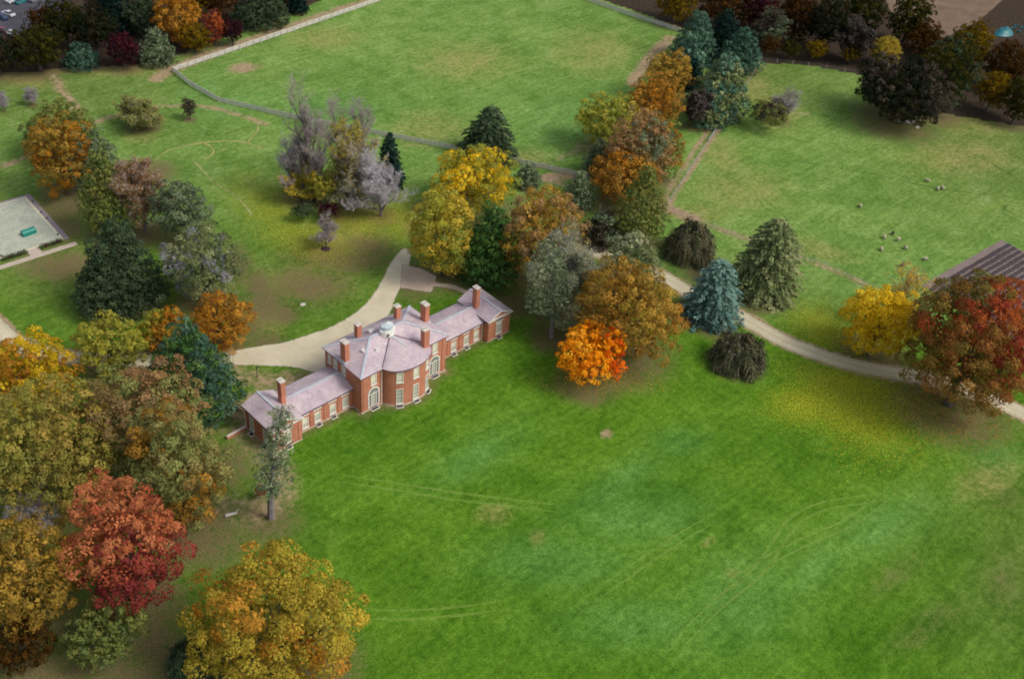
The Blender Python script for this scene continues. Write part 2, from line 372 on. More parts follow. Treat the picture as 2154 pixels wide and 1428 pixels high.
# ------------------------------------------------------------------ ground
def polyd(U, V, pts):
    d = np.full(U.shape, 1e9)
    for (a, b), (c, e) in zip(pts[:-1], pts[1:]):
        L = (c-a)**2+(e-b)**2+1e-9
        s = np.clip(((U-a)*(c-a)+(V-b)*(e-b))/L, 0, 1)
        d = np.minimum(d, np.hypot(U-a-s*(c-a), V-b-s*(e-b)))
    return d
def gpts(l): return [tuple(G(u, v)[:2]) for u, v in l]
def spline(pts, n=8):
    P = [np.array(p, float) for p in pts]; P = [2*P[0]-P[1]]+P+[2*P[-1]-P[-2]]; out = []
    for i in range(1, len(P)-2):
        for k in range(n):
            t = k/n
            out.append(.5*((2*P[i])+(-P[i-1]+P[i+1])*t+(2*P[i-1]-5*P[i]+4*P[i+1]-P[i+2])*t*t+(-P[i-1]+3*P[i]-3*P[i+1]+P[i+2])*t**3))
    out.append(P[-2]); return [tuple(p) for p in out]

DRIVE_R = spline(gpts([(1150,508),(1270,535),(1385,578),(1430,603),(1500,642),(1560,668),(1640,712),(1720,744),(1800,769),(1870,783),(1950,795),(2040,820),(2110,850),(2200,892)]))
DRIVE_L = spline(gpts([(-60,630),(0,692),(30,718),(80,740),(150,752),(280,758),(400,756),(505,752)]))
TRACK_FARM = [spline(gpts(l)) for l in ([(1392,430),(1420,380),(1458,320),(1500,262),(1550,200)], [(1404,436),(1440,380),(1478,322),(1515,270)])]
TRACK_TL = spline(gpts([(-60,372),(0,352),(60,328),(130,290),(205,256),(262,240),(300,228),(390,222),(450,228),(520,248),(560,262)]))
ax_r = np.array([_ri[0], _ri[1]]); ax_f = np.array([-_ri[1], _ri[0]])
def axis(lo, hi, step, far):
    mid = list(np.arange(lo, hi+.01, step)); a = []; x = lo; s = step
    while x > -far: s *= 1.45; x -= s; a.append(x)
    b = []; x = hi; s = step
    while x < far: s *= 1.45; x += s; b.append(x)
    return np.array(a[::-1]+mid+b)
gx = axis(-125, 165, 1.0, 4500); gy = axis(80, 440, 1.15, 4500)
X, Y = np.meshgrid(gx, gy)
WX = CAM[0]+X*ax_r[0]+Y*ax_f[0]; WY = CAM[1]+X*ax_r[1]+Y*ax_f[1]
nx, ny = len(gx), len(gy)
Vg = np.stack([WX.ravel(), WY.ravel(), np.zeros(WX.size)], 1)
U, V, Z = PX(Vg); ok = Z > 40
U = np.where(ok, U, -9e5); V = np.where(ok, V, -9e5)
def ge(cx, cy, hx, hy, rot=0, p=1.0):
    c, s = math.cos(math.radians(rot)), math.sin(math.radians(rot))
    a = ((U-cx)*c+(V-cy)*s)/hx; b = (-(U-cx)*s+(V-cy)*c)/hy
    return np.exp(-(a*a+b*b)**p)
def inpoly(pts):
    ins = np.zeros(U.shape, bool); n = len(pts)
    for i in range(n):
        (a, b), (c, d) = pts[i], pts[(i+1) % n]
        if b == d: continue
        cond = ((b > V) != (d > V)) & (U < (c-a)*(V-b)/(d-b)+a); ins ^= cond
    return ins
wx, wy = Vg[:, 0], Vg[:, 1]
dirt = np.zeros(len(wx)); dry = np.zeros(len(wx)); litter = np.zeros(len(wx)); lush = np.zeros(len(wx)); pale = np.zeros(len(wx)); soil = np.zeros(len(wx)); yel = np.zeros(len(wx))
def mx(a, b): np.maximum(a, b, out=a)
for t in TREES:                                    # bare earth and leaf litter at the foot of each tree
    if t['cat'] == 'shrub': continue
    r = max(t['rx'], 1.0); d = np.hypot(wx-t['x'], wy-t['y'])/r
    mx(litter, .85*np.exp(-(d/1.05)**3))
mx(dirt, 1.2*np.exp(-(polyd(wx, wy, DRIVE_R)/2.9)**4)); mx(dirt, 1.2*np.exp(-(polyd(wx, wy, DRIVE_L)/2.6)**4))
for tr in TRACK_FARM: mx(dirt, .85*np.exp(-(polyd(wx, wy, tr)/1.1)**2))
mx(dirt, .75*np.exp(-(polyd(wx, wy, TRACK_TL)/1.9)**2))
for a in [(515,143,48,14,-5),(1275,911,20,15),(870,640,0.1,.1)]: mx(dirt, .95*ge(*a))
for pts, w_, k in [([(812,-12),(620,54),(470,106),(372,142),(330,165)], 3.2, .9), ([(1215,-14),(1300,18),(1400,52),(1440,66)], 3.5, .55),
                   ([(1410,80),(1378,110),(1352,142),(1330,175)], 3.0, .9), ([(1225,305),(1190,330),(1130,350)], 3, .55), ([(1225,370),(1150,372),(1180,385)], 2.6, .9),
                   ([(1392,436),(1420,445),(1460,462)], 3.2, .9), ([(1400,440),(1500,478),(1600,512),(1720,555),(1815,596)], 2.2, .7),
                   ([(112,158),(128,190),(150,212),(165,240)], 2.2, .8), ([(1290,300),(1230,310)], 2.0, .6), ([(1700,238),(1640,242)], 2.0, .55),
                   ([(500,906),(560,960),(600,1010),(560,1080),(470,1060)], 5.0, .6), ([(500,790),(560,800),(640,800)], 5.0, .75), ([(560,830),(520,850),(500,880)], 4.0, .8)]:
    mx(dirt, k*np.exp(-(polyd(wx, wy, spline(gpts(pts), 5))/w_)**2))
# strip of bare soil along the house
hd = np.maximum(np.abs(wx)-27.7, np.maximum(2.69-wy, wy-9.9)); 
hd = np.minimum(hd, np.maximum(np.abs(wx)-9.85, np.maximum(-wy-.2, wy-11))); hd = np.minimum(hd, (np.hypot(wx/5.05, wy/3.2)-1)*3.4)
mx(dirt, .62*np.exp(-(np.maximum(hd, 0)/.9)**2)); mx(litter, .62*np.exp(-(np.maximum(hd, 0)/2.4)**2))
# brown litter patches, bottom-left ones also painting in corner darkness, and dry tan areas
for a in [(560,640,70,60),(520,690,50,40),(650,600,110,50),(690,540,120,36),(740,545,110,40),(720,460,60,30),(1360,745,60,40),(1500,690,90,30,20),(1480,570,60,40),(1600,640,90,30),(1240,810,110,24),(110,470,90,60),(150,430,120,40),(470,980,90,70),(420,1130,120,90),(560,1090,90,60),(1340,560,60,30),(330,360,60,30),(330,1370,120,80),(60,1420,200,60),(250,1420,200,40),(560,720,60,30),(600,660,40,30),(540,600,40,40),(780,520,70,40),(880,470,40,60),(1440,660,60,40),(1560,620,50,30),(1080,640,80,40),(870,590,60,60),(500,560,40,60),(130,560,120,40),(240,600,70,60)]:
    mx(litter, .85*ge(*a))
for a in [(1560,400,150,70),(1480,450,80,40),(1640,230,80,70),(1520,330,60,80,-50),(2020,330,170,60),(2050,260,140,40),(1700,520,160,30,15),(1590,190,60,50),(900,270,130,50),(680,80,120,40),(1250,110,130,70),(980,130,160,60),(300,290,60,22),(1100,330,90,30),(2080,1010,110,60,-20),(1130,1130,26,26),(1490,1140,30,14,-35),(1540,1205,26,16),(1040,1080,60,40),(1590,140,40,26),(250,150,160,20),(60,170,110,26),(640,590,150,60),(560,680,80,50),(720,500,140,50),(140,560,120,50),(110,500,80,50)]:
    mx(dry, .8*ge(*a))
for a in [(1880,1210,120,50,-35),(2110,1230,60,90),(1950,1320,150,60,-30),(2120,1050,60,40)]: mx(litter, .45*ge(*a))  # brown patches that also paint the vignette into the bottom-right corner
for a in [(1290,1030,110,40,-35),(1330,1090,150,70),(1180,1180,170,60),(1560,1260,170,110,-30),(1850,1110,140,60,-25),(1720,1190,120,50,-40),(1350,1310,180,60),(1430,930,60,30),(2100,960,60,40),(1000,960,110,40,-30),(1200,260,140,60),(700,230,130,40),(540,210,90,26),(470,230,60,24),(1930,600,60,40),(420,190,60,26,-30)]:
    mx(pale, .8*ge(*a))
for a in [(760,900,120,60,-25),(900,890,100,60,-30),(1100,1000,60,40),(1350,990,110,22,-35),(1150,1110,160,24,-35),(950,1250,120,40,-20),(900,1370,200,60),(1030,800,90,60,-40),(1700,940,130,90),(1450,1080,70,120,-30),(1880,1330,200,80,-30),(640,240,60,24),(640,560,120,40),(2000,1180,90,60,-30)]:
    mx(lush, .85*ge(*a))  # deep green grass; bottom-right ellipses also darken the ground for the vignette
for a in [(1790,812,150,45,15),(1800,870,150,75,20),(1730,690,100,60,20),(1700,850,120,60)]: mx(yel, .8*ge(*a))
for a in [(640,500,160,60,20),(560,430,120,70,30),(760,470,120,50),(840,460,60,80)]: mx(yel, .7*ge(*a))
# dark soil: wood floor
for poly in ([(-4e3,-3e3),(-4e3,155),(0,158),(130,146),(220,140),(300,136),(345,128),(470,80),(600,34),(700,-10),(760,-40),(1200,-60),(1230,-12),(1440,60),(1470,40),(1590,132),(1700,138),(1812,158),(1850,205),(1900,246),(1990,240),(2160,268),(5e3,500),(5e3,-3e3)],):
    soil[inpoly(poly)] = 1.0
mx(litter, .8*np.exp(-(polyd(U, V, [(-200,162),(0,160),(130,148),(220,142),(300,138)])/12)**2))
zone = np.clip((640-V)/260, 0, 1)*np.clip((V+2000)/100, 0, 1)   # rear fields are grazed, yellower grass
zone = np.where(U > 1385, np.clip((690-V-(U-1385)*-.12)/120, 0, 1), zone)
c_front = np.array(lin('52781e')); c_back = np.array(lin('6a8840')); c_lush = np.array(lin('446c18')); c_pale = np.array(lin('5c8a46'))
base = c_front*(1-zone[:, None])+c_back*zone[:, None]
dull = np.zeros(len(wx))           # thinner, tired grass in the rear garden and under the wood edges
for a in [(130,540,260,170),(100,190,320,90),(640,600,200,110),(480,1120,160,120),(240,1380,300,90),(2100,300,200,160),(2120,1200,180,200),(1600,160,200,70)]: mx(dull, .8*ge(*a))
base = base*(1-dull[:, None]*.75)+np.array(lin('5c6c34'))*dull[:, None]*.75
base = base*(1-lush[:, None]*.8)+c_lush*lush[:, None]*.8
base = base*(1-pale[:, None]*.55)+c_pale*pale[:, None]*.55
I = np.arange(nx*ny).reshape(ny, nx)
F = np.stack([I[:-1, :-1], I[:-1, 1:], I[1:, 1:], I[1:, :-1]], -1).reshape(-1, 4)
me = bpy.data.meshes.new('ground')
me.vertices.add(len(Vg)); me.vertices.foreach_set('co', Vg.astype(np.float32).ravel())
me.loops.add(F.size); me.loops.foreach_set('vertex_index', F.ravel().astype(np.int32))
me.polygons.add(len(F)); me.polygons.foreach_set('loop_start', np.arange(0, F.size, 4, dtype=np.int32)); me.update(calc_edges=True)
for nm, arr in (('dirt', dirt), ('dry', dry), ('litter', litter), ('soil', soil), ('yel', yel)):
    a = me.attributes.new(nm, 'FLOAT', 'POINT'); a.data.foreach_set('value', arr.astype(np.float32))
a = me.attributes.new('gbase', 'FLOAT_COLOR', 'POINT'); a.data.foreach_set('color', np.concatenate([base, np.ones((len(base), 1))], 1).astype(np.float32).ravel())
def ground_mat():
    m, n, out = newmat('lawn_grass'); P = pos(n)
    mp = n.nodes.new('ShaderNodeMapping'); mp.inputs['Rotation'].default_value = (0, 0, math.radians(8)); mp.inputs['Scale'].default_value = (.07, 1.0, 1)
    n.links.new(P, mp.inputs[0])
    n_big = noise(n, .035, 4, .6, P); n_mid = noise(n, .16, 5, .62, P, .6); n_sm = noise(n, .9, 5, .65, P); n_fi = noise(n, 3.2, 4, .7, P); n_st = noise(n, .8, 4, .6, mp.outputs[0])
    c = attr(n, 'gbase').outputs['Color']
    c = mixc(n, 1.0, c, ramp(n, n_big, [(.3, (.78, .84, .75)), (.5, (1, 1, 1)), (.72, (1.22, 1.12, 1.2))]), 'MULTIPLY')
    c = mixc(n, 1.0, c, ramp(n, n_mid, [(.32, (.72, .80, .7)), (.5, (1, 1, 1)), (.7, (1.28, 1.17, 1.5))]), 'MULTIPLY')
    c = mixc(n, 1.0, c, ramp(n, n_st, [(.35, (.86, .88, .86)), (.65, (1.12, 1.10, 1.12))]), 'MULTIPLY')
    c = mixc(n, 1.0, c, ramp(n, n_sm, [(.3, (.62, .70, .56)), (.5, (1, 1, 1)), (.72, (1.42, 1.3, 1.5))]), 'MULTIPLY')
    c = mixc(n, 1.0, c, ramp(n, n_fi, [(.28, (.46, .52, .42)), (.5, (1, 1, 1)), (.75, (1.62, 1.5, 1.6))]), 'MULTIPLY')
    def mask(name, amp, lo, hi, src):
        v = mth(n, 'MULTIPLY', attr(n, name).outputs['Fac'], mth(n, 'MULTIPLY_ADD', mth(n, 'SUBTRACT', src, .5), amp, 1.0))
        r = n.nodes.new('ShaderNodeMapRange'); r.interpolation_type = 'SMOOTHSTEP'
        r.inputs['From Min'].default_value = lo; r.inputs['From Max'].default_value = hi
        n.links.new(v, r.inputs[0]); return r.outputs[0]
    mixn = mth(n, 'MULTIPLY_ADD', n_sm, .55, mth(n, 'MULTIPLY', n_mid, .45))
    mixf = mth(n, 'MULTIPLY_ADD', n_fi, .5, mth(n, 'MULTIPLY', n_sm, .5))
    mixf2 = mth(n, 'MULTIPLY_ADD', n_fi, .45, mth(n, 'MULTIPLY_ADD', n_sm, .35, mth(n, 'MULTIPLY', n_mid, .2)))
    mixa = mth(n, 'MULTIPLY_ADD', n_fi, .34, mth(n, 'MULTIPLY_ADD', n_sm, .33, mth(n, 'MULTIPLY', n_mid, .33)))
    tan = ramp(n, n_sm, [(.3, lin('7a7440')), (.7, lin('a89a62'))])
    c = mixc(n, mth(n, 'MULTIPLY', mask('dry', 3.4, .30, 1.15, mixa), .7), c, tan)
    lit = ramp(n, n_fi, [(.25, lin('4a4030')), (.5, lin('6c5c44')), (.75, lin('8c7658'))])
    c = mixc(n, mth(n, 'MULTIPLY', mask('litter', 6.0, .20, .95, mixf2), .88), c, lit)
    drt = ramp(n, n_sm, [(.25, lin('7c6a54')), (.5, lin('9a8468')), (.8, lin('b09c80'))])
    c = mixc(n, mask('dirt', 2.6, .35, .9, mixn), c, drt)
    c = mixc(n, mth(n, 'MULTIPLY', mask('yel', 7.5, .28, 1.4, n_fi), .8), c, ramp(n, n_fi, [(.3, lin('848c1e')), (.7, lin('c4b22a'))]))
    wood = ramp(n, n_sm, [(.25, lin('2a2620')), (.55, lin('40362c')), (.8, lin('544434'))])
    c = mixc(n, mask('soil', .5, .35, .75, mixn), c, wood)
    princ(n, out, c, .95, .05, bump(n, mth(n, 'MULTIPLY_ADD', n_fi, .6, n_sm), .55, .25))
    return m
me.materials.append(ground_mat())
tag(link('ground', me), kind='structure')

# ------------------------------------------------------------------ roads, court, paths, plots
def gravel(name, c0, c1, tint, edge=False, wheel=False):
    m, n, out = newmat(name); P = pos(n)
    a = noise(n, .22, 5, .6, P, .5); b = noise(n, 2.6, 5, .7, P); f = noise(n, 9, 3, .7, P)
    c = ramp(n, a, [(.3, c0), (.7, c1)])
    c = mixc(n, mth(n, 'MULTIPLY', b, .45), c, tint)
    c = mixc(n, 1.0, c, ramp(n, f, [(.25, (.72, .72, .72)), (.5, (1, 1, 1)), (.8, (1.2, 1.2, 1.2))]), 'MULTIPLY')
    if wheel:                                  # worn wheel lines and a greener crown
        e = mth(n, 'ADD', attr(n, 'edge').outputs['Fac'], mth(n, 'MULTIPLY', mth(n, 'SUBTRACT', a, .5), .8))
        w_ = mth(n, 'MULTIPLY', ramp(n, mth(n, 'DIVIDE', e, 2.4), [(.0, (.75,)*3), (.28, (.35,)*3), (.5, (.0,)*3), (.68, (.0,)*3), (.84, (.55,)*3)]), mth(n, 'ADD', b, .1))
        c = mixc(n, w_, c, lin('8c8a62'))
    pb = princ(n, out, c, .95, .05, bump(n, f, .4, .05))
    if edge:                                   # grass creeps over the ragged edge
        v = mth(n, 'ADD', attr(n, 'edge').outputs['Fac'], mth(n, 'MULTIPLY', mth(n, 'SUBTRACT', mth(n, 'MULTIPLY_ADD', a, .5, mth(n, 'MULTIPLY', b, .5)), .5), 1.8))
        r = n.nodes.new('ShaderNodeMapRange'); r.interpolation_type = 'SMOOTHSTEP'; r.inputs['From Min'].default_value = -.12; r.inputs['From Max'].default_value = .28; n.links.new(v, r.inputs[0])
        tr = n.nodes.new('ShaderNodeBsdfTransparent'); x = n.nodes.new('ShaderNodeMixShader'); n.links.new(r.outputs[0], x.inputs[0]); n.links.new(tr.outputs[0], x.inputs[1]); n.links.new(pb.outputs[0], x.inputs[2]); n.links.new(x.outputs[0], out.inputs[0])
    return m
def sheet(name, poly, line_, hw, mat, z, step=.6):
    """ground sheet from a polygon or a wide line, with its distance to the edge stored for a ragged border"""
    pts = np.array(poly if poly is not None else line_); lo, hi = pts.min(0)-(hw+1.2), pts.max(0)+(hw+1.2)
    xs, ys = np.arange(lo[0], hi[0]+step, step), np.arange(lo[1], hi[1]+step, step); A_, B_ = np.meshgrid(xs, ys); a, b = A_.ravel(), B_.ravel()
    if poly is not None:
        cl = list(poly)+[poly[0]]; d = polyd(a, b, cl); ins = np.zeros(a.shape, bool)
        for (x0, y0), (x1, y1) in zip(cl[:-1], cl[1:]):
            if y0 != y1: ins ^= ((y0 > b) != (y1 > b)) & (a < (x1-x0)*(b-y0)/(y1-y0)+x0)
        sd = np.where(ins, d, -d)
    else: sd = hw-polyd(a, b, line_)
    I_ = np.arange(len(a)).reshape(A_.shape); Q = np.stack([I_[:-1, :-1], I_[:-1, 1:], I_[1:, 1:], I_[1:, :-1]], -1).reshape(-1, 4)
    Q = Q[(sd[Q] > -.7).any(1)]; used, inv = np.unique(Q, return_inverse=True); Q = inv.reshape(-1, 4)
    me_ = pmesh(name, np.stack([a[used], b[used], np.full(len(used), z)], 1), [tuple(map(int, q)) for q in Q], mat)
    at_ = me_.attributes.new('edge', 'FLOAT', 'POINT'); at_.data.foreach_set('value', sd[used].astype(np.float32)); return tag(link(name, me_), kind='structure')
M['gravel'] = gravel('gravel', lin('bcb298'), lin('d6ccb2'), lin('aa9e84'), True)
M['gravel_drive'] = gravel('gravel_drive', lin('bcb298'), lin('d6ccb2'), lin('aa9e84'), True, True)
M['path'] = gravel('worn_path', lin('8a9456'), lin('9c9c64'), lin('788a48'), True)
M['pad'] = gravel('packed_earth', lin('b09e8c'), lin('c4b2a0'), lin('9a8878'), True)
M['asphalt'] = gravel('asphalt', (.05, .05, .06), (.09, .09, .11), (.07, .065, .08))
M['farfield'] = gravel('far_field_soil', lin('6a5a4c'), lin('86705c'), lin('584a42'))
def ribbon(name, pts, hw, mat, z, kind='structure', jit=.12, seed=1, endtaper=False):
    r = random.Random(seed); P = [np.array(p) for p in pts]; Vv = []; n = len(P)
    for i, p in enumerate(P):
        t = P[min(i+1, n-1)]-P[max(i-1, 0)]; t = t/np.linalg.norm(t); q = np.array([-t[1], t[0]])
        h = hw*(1+r.uniform(-jit, jit)); h2 = hw*(1+r.uniform(-jit, jit))
        if endtaper: k = min(1, 3*min(i, n-1-i)/n+.15); h *= k; h2 *= k
        Vv += [(*(p+q*h), z), (*(p-q*h2), z)]
    o = link(name, pmesh(name, Vv, [(2*i+1, 2*i+3, 2*i+2, 2*i) for i in range(n-1)], mat))
    if kind: o['kind'] = kind
    return o
def flatpoly(name, pxs, mat, z, smooth=True, jit=0.0, seed=3):
    r = random.Random(seed); W_ = gpts(pxs)
    if smooth: W_ = spline(W_+[W_[0]], 5)[:-1]
    Vv = [(x+r.uniform(-jit, jit), y+r.uniform(-jit, jit), z) for x, y in W_]
    bm = bmesh.new(); f = bm.faces.new([bm.verts.new(v) for v in Vv]); f.normal_update()
    if f.normal.z < 0: f.normal_flip()
    bmesh.ops.triangulate(bm, faces=bm.faces[:])
    mm = bpy.data.meshes.new(name); bm.to_mesh(mm); bm.free(); mm.materials.append(mat)
    return tag(link(name, mm), kind='structure')
sheet('drive', None, DRIVE_R, 2.15, M['gravel_drive'], .008)
sheet('side_drive', None, DRIVE_L, 1.8, M['gravel_drive'], .012)
sheet('gravel_court', spline(gpts([(490,738),(540,729),(600,719),(660,700),(710,680),(755,652),(785,620),(805,585),(822,552),(846,524),(866,528),(860,562),(852,592),(838,612),(824,648),(800,700),(745,755),(690,772),(665,784),(625,774),(580,770),(490,768)]), 4), None, 0, M['gravel'], .016)
sheet('earth_pad', gpts([(846,556),(884,564),(920,580),(908,616),(880,612),(842,606)]), None, 0, M['pad'], .020, .4)
sheet('house_path', None, spline(gpts([(908,597),(945,602),(975,612),(1000,628)])), .8, M['pad'], .024, .4)
for i, l in enumerate([[(328,336),(345,322),(370,312),(410,303),(450,298),(490,297),(522,301),(552,312)], [(522,300),(530,288),(542,276),(540,262),(522,252),(505,246)],
                       [(432,303),(446,310),(449,320),(440,330),(428,334)], [(408,340),(424,356),(442,376),(462,392),(490,408),(515,432),(530,452)], [(455,322),(468,318),(474,312)],
                       [(905,312),(870,305),(845,312)]]):
    sheet('footpath', None, spline(gpts(l), 8), .36 if i else .46, M['path'], .006+.0005*i, .35)
def trackmat():
    m, n, out = newmat('flattened_grass'); P = pos(n)
    f = noise(n, 2.4, 5, .7, P); g_ = noise(n, .5, 3, .6, P)
    c = ramp(n, f, [(.3, lin('789e3c')), (.7, lin('98b458'))])
    d = n.nodes.new('ShaderNodeBsdfDiffuse'); n.links.new(c, d.inputs[0]); tr = n.nodes.new('ShaderNodeBsdfTransparent'); x = n.nodes.new('ShaderNodeMixShader')
    k = ramp(n, mth(n, 'MULTIPLY_ADD', f, .6, mth(n, 'MULTIPLY', g_, .4)), [(.36, (.15,)*3), (.64, (.55,)*3)])
    n.links.new(k, x.inputs[0]); n.links.new(tr.outputs[0], x.inputs[1]); n.links.new(d.outputs[0], x.inputs[2]); n.links.new(x.outputs[0], out.inputs[0]); return m
M['track'] = trackmat()
def twin(l, gap, hw=.27, seed=0):
    p = spline(gpts(l), 10)
    for s in (-1, 1):
        q = []
        for i, a in enumerate(p):
            t = np.array(p[min(i+1, len(p)-1)])-np.array(p[max(i-1, 0)]); t /= np.linalg.norm(t); q.append((a[0]-t[1]*gap*s, a[1]+t[0]*gap*s))
        ribbon('tyre_track', q, hw, M['track'], .005, jit=.3, seed=seed+s, endtaper=True)
twin([(690,1002),(800,1018),(950,1042),(1080,1058),(1180,1070)], .8, seed=11)
twin([(1400,1400),(1450,1330),(1520,1262),(1590,1205),(1632,1150),(1668,1098),(1730,1065),(1820,1050),(1900,1040)], .85, .25, seed=21)
twin([(760,1290),(850,1293),(960,1285),(1060,1272)], .8, seed=31)
twin([(1500,1250),(1650,1160),(1800,1090),(1900,1010)], .8, .2, seed=41)
twin([(1240,1260),(1400,1150),(1500,1090)], .8, .2, seed=51)
def rutmat():
    m, n, out = newmat('rut_grass'); P = pos(n); f = noise(n, 1.6, 5, .7, P)
    d = n.nodes.new('ShaderNodeBsdfDiffuse'); n.links.new(ramp(n, f, [(.3, lin('35502a')), (.7, lin('506c38'))]), d.inputs[0])
    tr = n.nodes.new('ShaderNodeBsdfTransparent'); x = n.nodes.new('ShaderNodeMixShader'); n.links.new(ramp(n, f, [(.40, (.0,)*3), (.66, (.5,)*3)]), x.inputs[0])
    n.links.new(tr.outputs[0], x.inputs[1]); n.links.new(d.outputs[0], x.inputs[2]); n.links.new(x.outputs[0], out.inputs[0]); return m
M['rut'] = rutmat()
for i, l in enumerate([[(1640,335),(1760,352),(1860,372),(1950,392),(2060,408),(2200,420)], [(2040,322),(2100,352),(2160,392),(2200,420)], [(2154,470),(2110,445),(2140,415)]]):
    ribbon('field_rut', spline(gpts(l), 10), .38, M['rut'], .006, jit=.4, seed=60+i, endtaper=True)
ribbon('field_rut', spline(gpts([(1880,490),(1950,470),(2030,452),(2110,430),(2180,405)]), 10), .35, M['track'], .006, jit=.4, seed=66, endtaper=True)
flatpoly('car_park', [(-160,-90),(118,-90),(150,20),(118,60),(60,62),(-60,92),(-160,80)], M['asphalt'], .012, smooth=False)
flatpoly('far_field', [(1850,-60),(1876,30),(1960,80),(2030,60),(2075,30),(2150,-40),(2180,-80)], M['farfield'], .012, jit=.3)

# ------------------------------------------------------------------ tree builders
def nrm(a): return a/np.maximum(np.linalg.norm(a, axis=-1, keepdims=True), 1e-9)
def fib(n, rng):
    i = np.arange(n)+.5; ph = np.arccos(1-2*i/n); th = math.pi*(1+5**.5)*i+rng.uniform(0, 6.28)
    return np.stack([np.cos(th)*np.sin(ph), np.sin(th)*np.sin(ph), np.cos(ph)], 1)
def cards(P, N, L, Wd, rng, axis=None):
    n = len(P); N = nrm(N)
    r = rng.normal(size=(n, 3)) if axis is None else axis
    t = nrm(r-N*np.sum(r*N, 1, keepdims=True)); b = np.cross(N, t)
    L = L.reshape(-1, 1)*.5; Wd = Wd.reshape(-1, 1)*.5
    off = L*rng.uniform(-.25, .25, (n, 1))
    return np.stack([P-t*L, P+b*Wd+t*off, P+t*L, P-b*Wd+t*off], 1).reshape(-1, 3)
def tubes(segs, n=5):
    """segs rows: p0(3) p1(3) r0 r1 -> quads, vectorised"""
    S = np.array(segs, float); p0, p1, r0, r1 = S[:, :3], S[:, 3:6], S[:, 6], S[:, 7]
    d = nrm(p1-p0); h = np.where(np.abs(d[:, 2:3]) < .9, np.array([[0, 0, 1.]]), np.array([[1., 0, 0]]))
    a = nrm(np.cross(d, h)); b = np.cross(d, a); Q = []
    for i in range(n):
        t0, t1 = 2*math.pi*i/n, 2*math.pi*(i+1)/n
        o0 = a*math.cos(t0)+b*math.sin(t0); o1 = a*math.cos(t1)+b*math.sin(t1)
        Q.append(np.stack([p0+o0*r0[:, None], p0+o1*r0[:, None], p1+o1*r1[:, None], p1+o0*r1[:, None]], 1))
    return np.concatenate(Q).reshape(-1, 3)
def colours(pal, pal2, mix, lobe, clump, rng, grad=None, rel=None):
    A = np.array([lin(h) for h in PAL[pal]]); B = np.array([lin(h) for h in PAL[pal2]]) if pal2 else None
    nl, nc = lobe.max()+1, clump.max()+1
    li = rng.integers(0, 3, nl); ci = rng.integers(0, 4, nc)
    use = np.where(rng.random(nc) < .3, ci, li[lobe_of(lobe, clump, nc)])
    col = A[use]
    if B is not None:
        lo = lobe_of(lobe, clump, nc); pb = rng.random(nl)
        if grad is not None and rel is not None:
            g_ = np.zeros(nl); cnt = np.zeros(nl); np.add.at(g_, lobe, rel); np.add.at(cnt, lobe, 1); pb = .5-(g_/np.maximum(cnt, 1))*.9+rng.uniform(-.25, .25, nl)
        isb = (pb[lo]+rng.uniform(-.15, .15, nc)) < mix
        col = np.where(isb[:, None], B[use], col)
    v = rng.uniform(.84, 1.16, (nc, 1))
    col = (col*v)[clump]*rng.uniform(.86, 1.15, (len(clump), 1))
    return np.clip(col*np.stack([np.ones(len(clump)), rng.uniform(.92, 1.08, len(clump)), np.ones(len(clump))], 1), 0, .95)
def lobe_of(lobe, clump, nc):
    r = np.zeros(nc, int); r[clump] = lobe; return r
def crown(lc, lr, cr, leaf, rng, flat=1.0, aspect=.72, dens=1.0, centre=None, spread=.36, droop=0.0):
    """lobes -> clumps -> leaves"""
    Q, LB, OUT = [], [], []
    for i, (c, r) in enumerate(zip(lc, lr)):
        k = max(6, int(3.0*(r/cr)**2)); d = fib(k, rng); q = c+d*np.array([r, r, r*flat])*rng.uniform(.86, 1.06, (k, 1))
        D = np.linalg.norm((q[:, None, :]-lc[None])/np.array([1, 1, flat]), axis=2)/lr[None]
        D[:, i] = 9; keep = (D.min(1) > .80) & (q[:, 2] > .25)
        keep &= ~((d[:, 2] < -.55) & (rng.random(k) < .55))
        Q.append(q[keep]); OUT.append(d[keep]); LB.append(np.full(keep.sum(), i))
    Q, OUT, LB = np.concatenate(Q), np.concatenate(OUT), np.concatenate(LB)
    nc = len(Q); crs = cr*rng.uniform(.72, 1.3, nc)
    per = max(6, int(dens*6.3*(cr/leaf)**2))
    ci = np.repeat(np.arange(nc), per); n = len(ci)
    up = np.array([0, 0, .45]); d = nrm(rng.normal(size=(n, 3))+(OUT[ci]+up)*.95)
    P = Q[ci]+d*(crs[ci]*rng.uniform(.72, 1.06, n))[:, None]*np.array([1, 1, .82*flat])
    N = nrm(d+rng.normal(size=(n, 3))*spread)
    L = leaf*rng.uniform(.6, 1.5, n)
    # coarse inner foliage that closes the crown
    IP, IN, IL, IC = [], [], [], []
    for i, (c, r) in enumerate(zip(lc, lr)):
        k = int(2.4*(r/(leaf*2.4))**2*dens)+4; dd = nrm(rng.normal(size=(k, 3)))
        IP.append(c+dd*np.array([r, r, r*flat])*rng.uniform(.5, .82, (k, 1))); IN.append(nrm(dd+rng.normal(size=(k, 3))*.4)); IL.append(np.full(k, leaf*2.6)); IC.append(np.full(k, i))
    first = np.zeros(len(lc), int)
    for i in range(len(lc)):
        w_ = np.nonzero(LB == i)[0]; first[i] = w_[0] if len(w_) else 0
    IC = np.concatenate(IC)
    P = np.concatenate([P]+IP); N = np.concatenate([N]+IN); L = np.concatenate([L]+IL)
    ci = np.concatenate([ci, first[IC]]); lob = LB[ci]
    ok_ = P[:, 2] > .12
    return P[ok_], N[ok_], L[ok_], ci[ok_], lob[ok_]
NT = 0
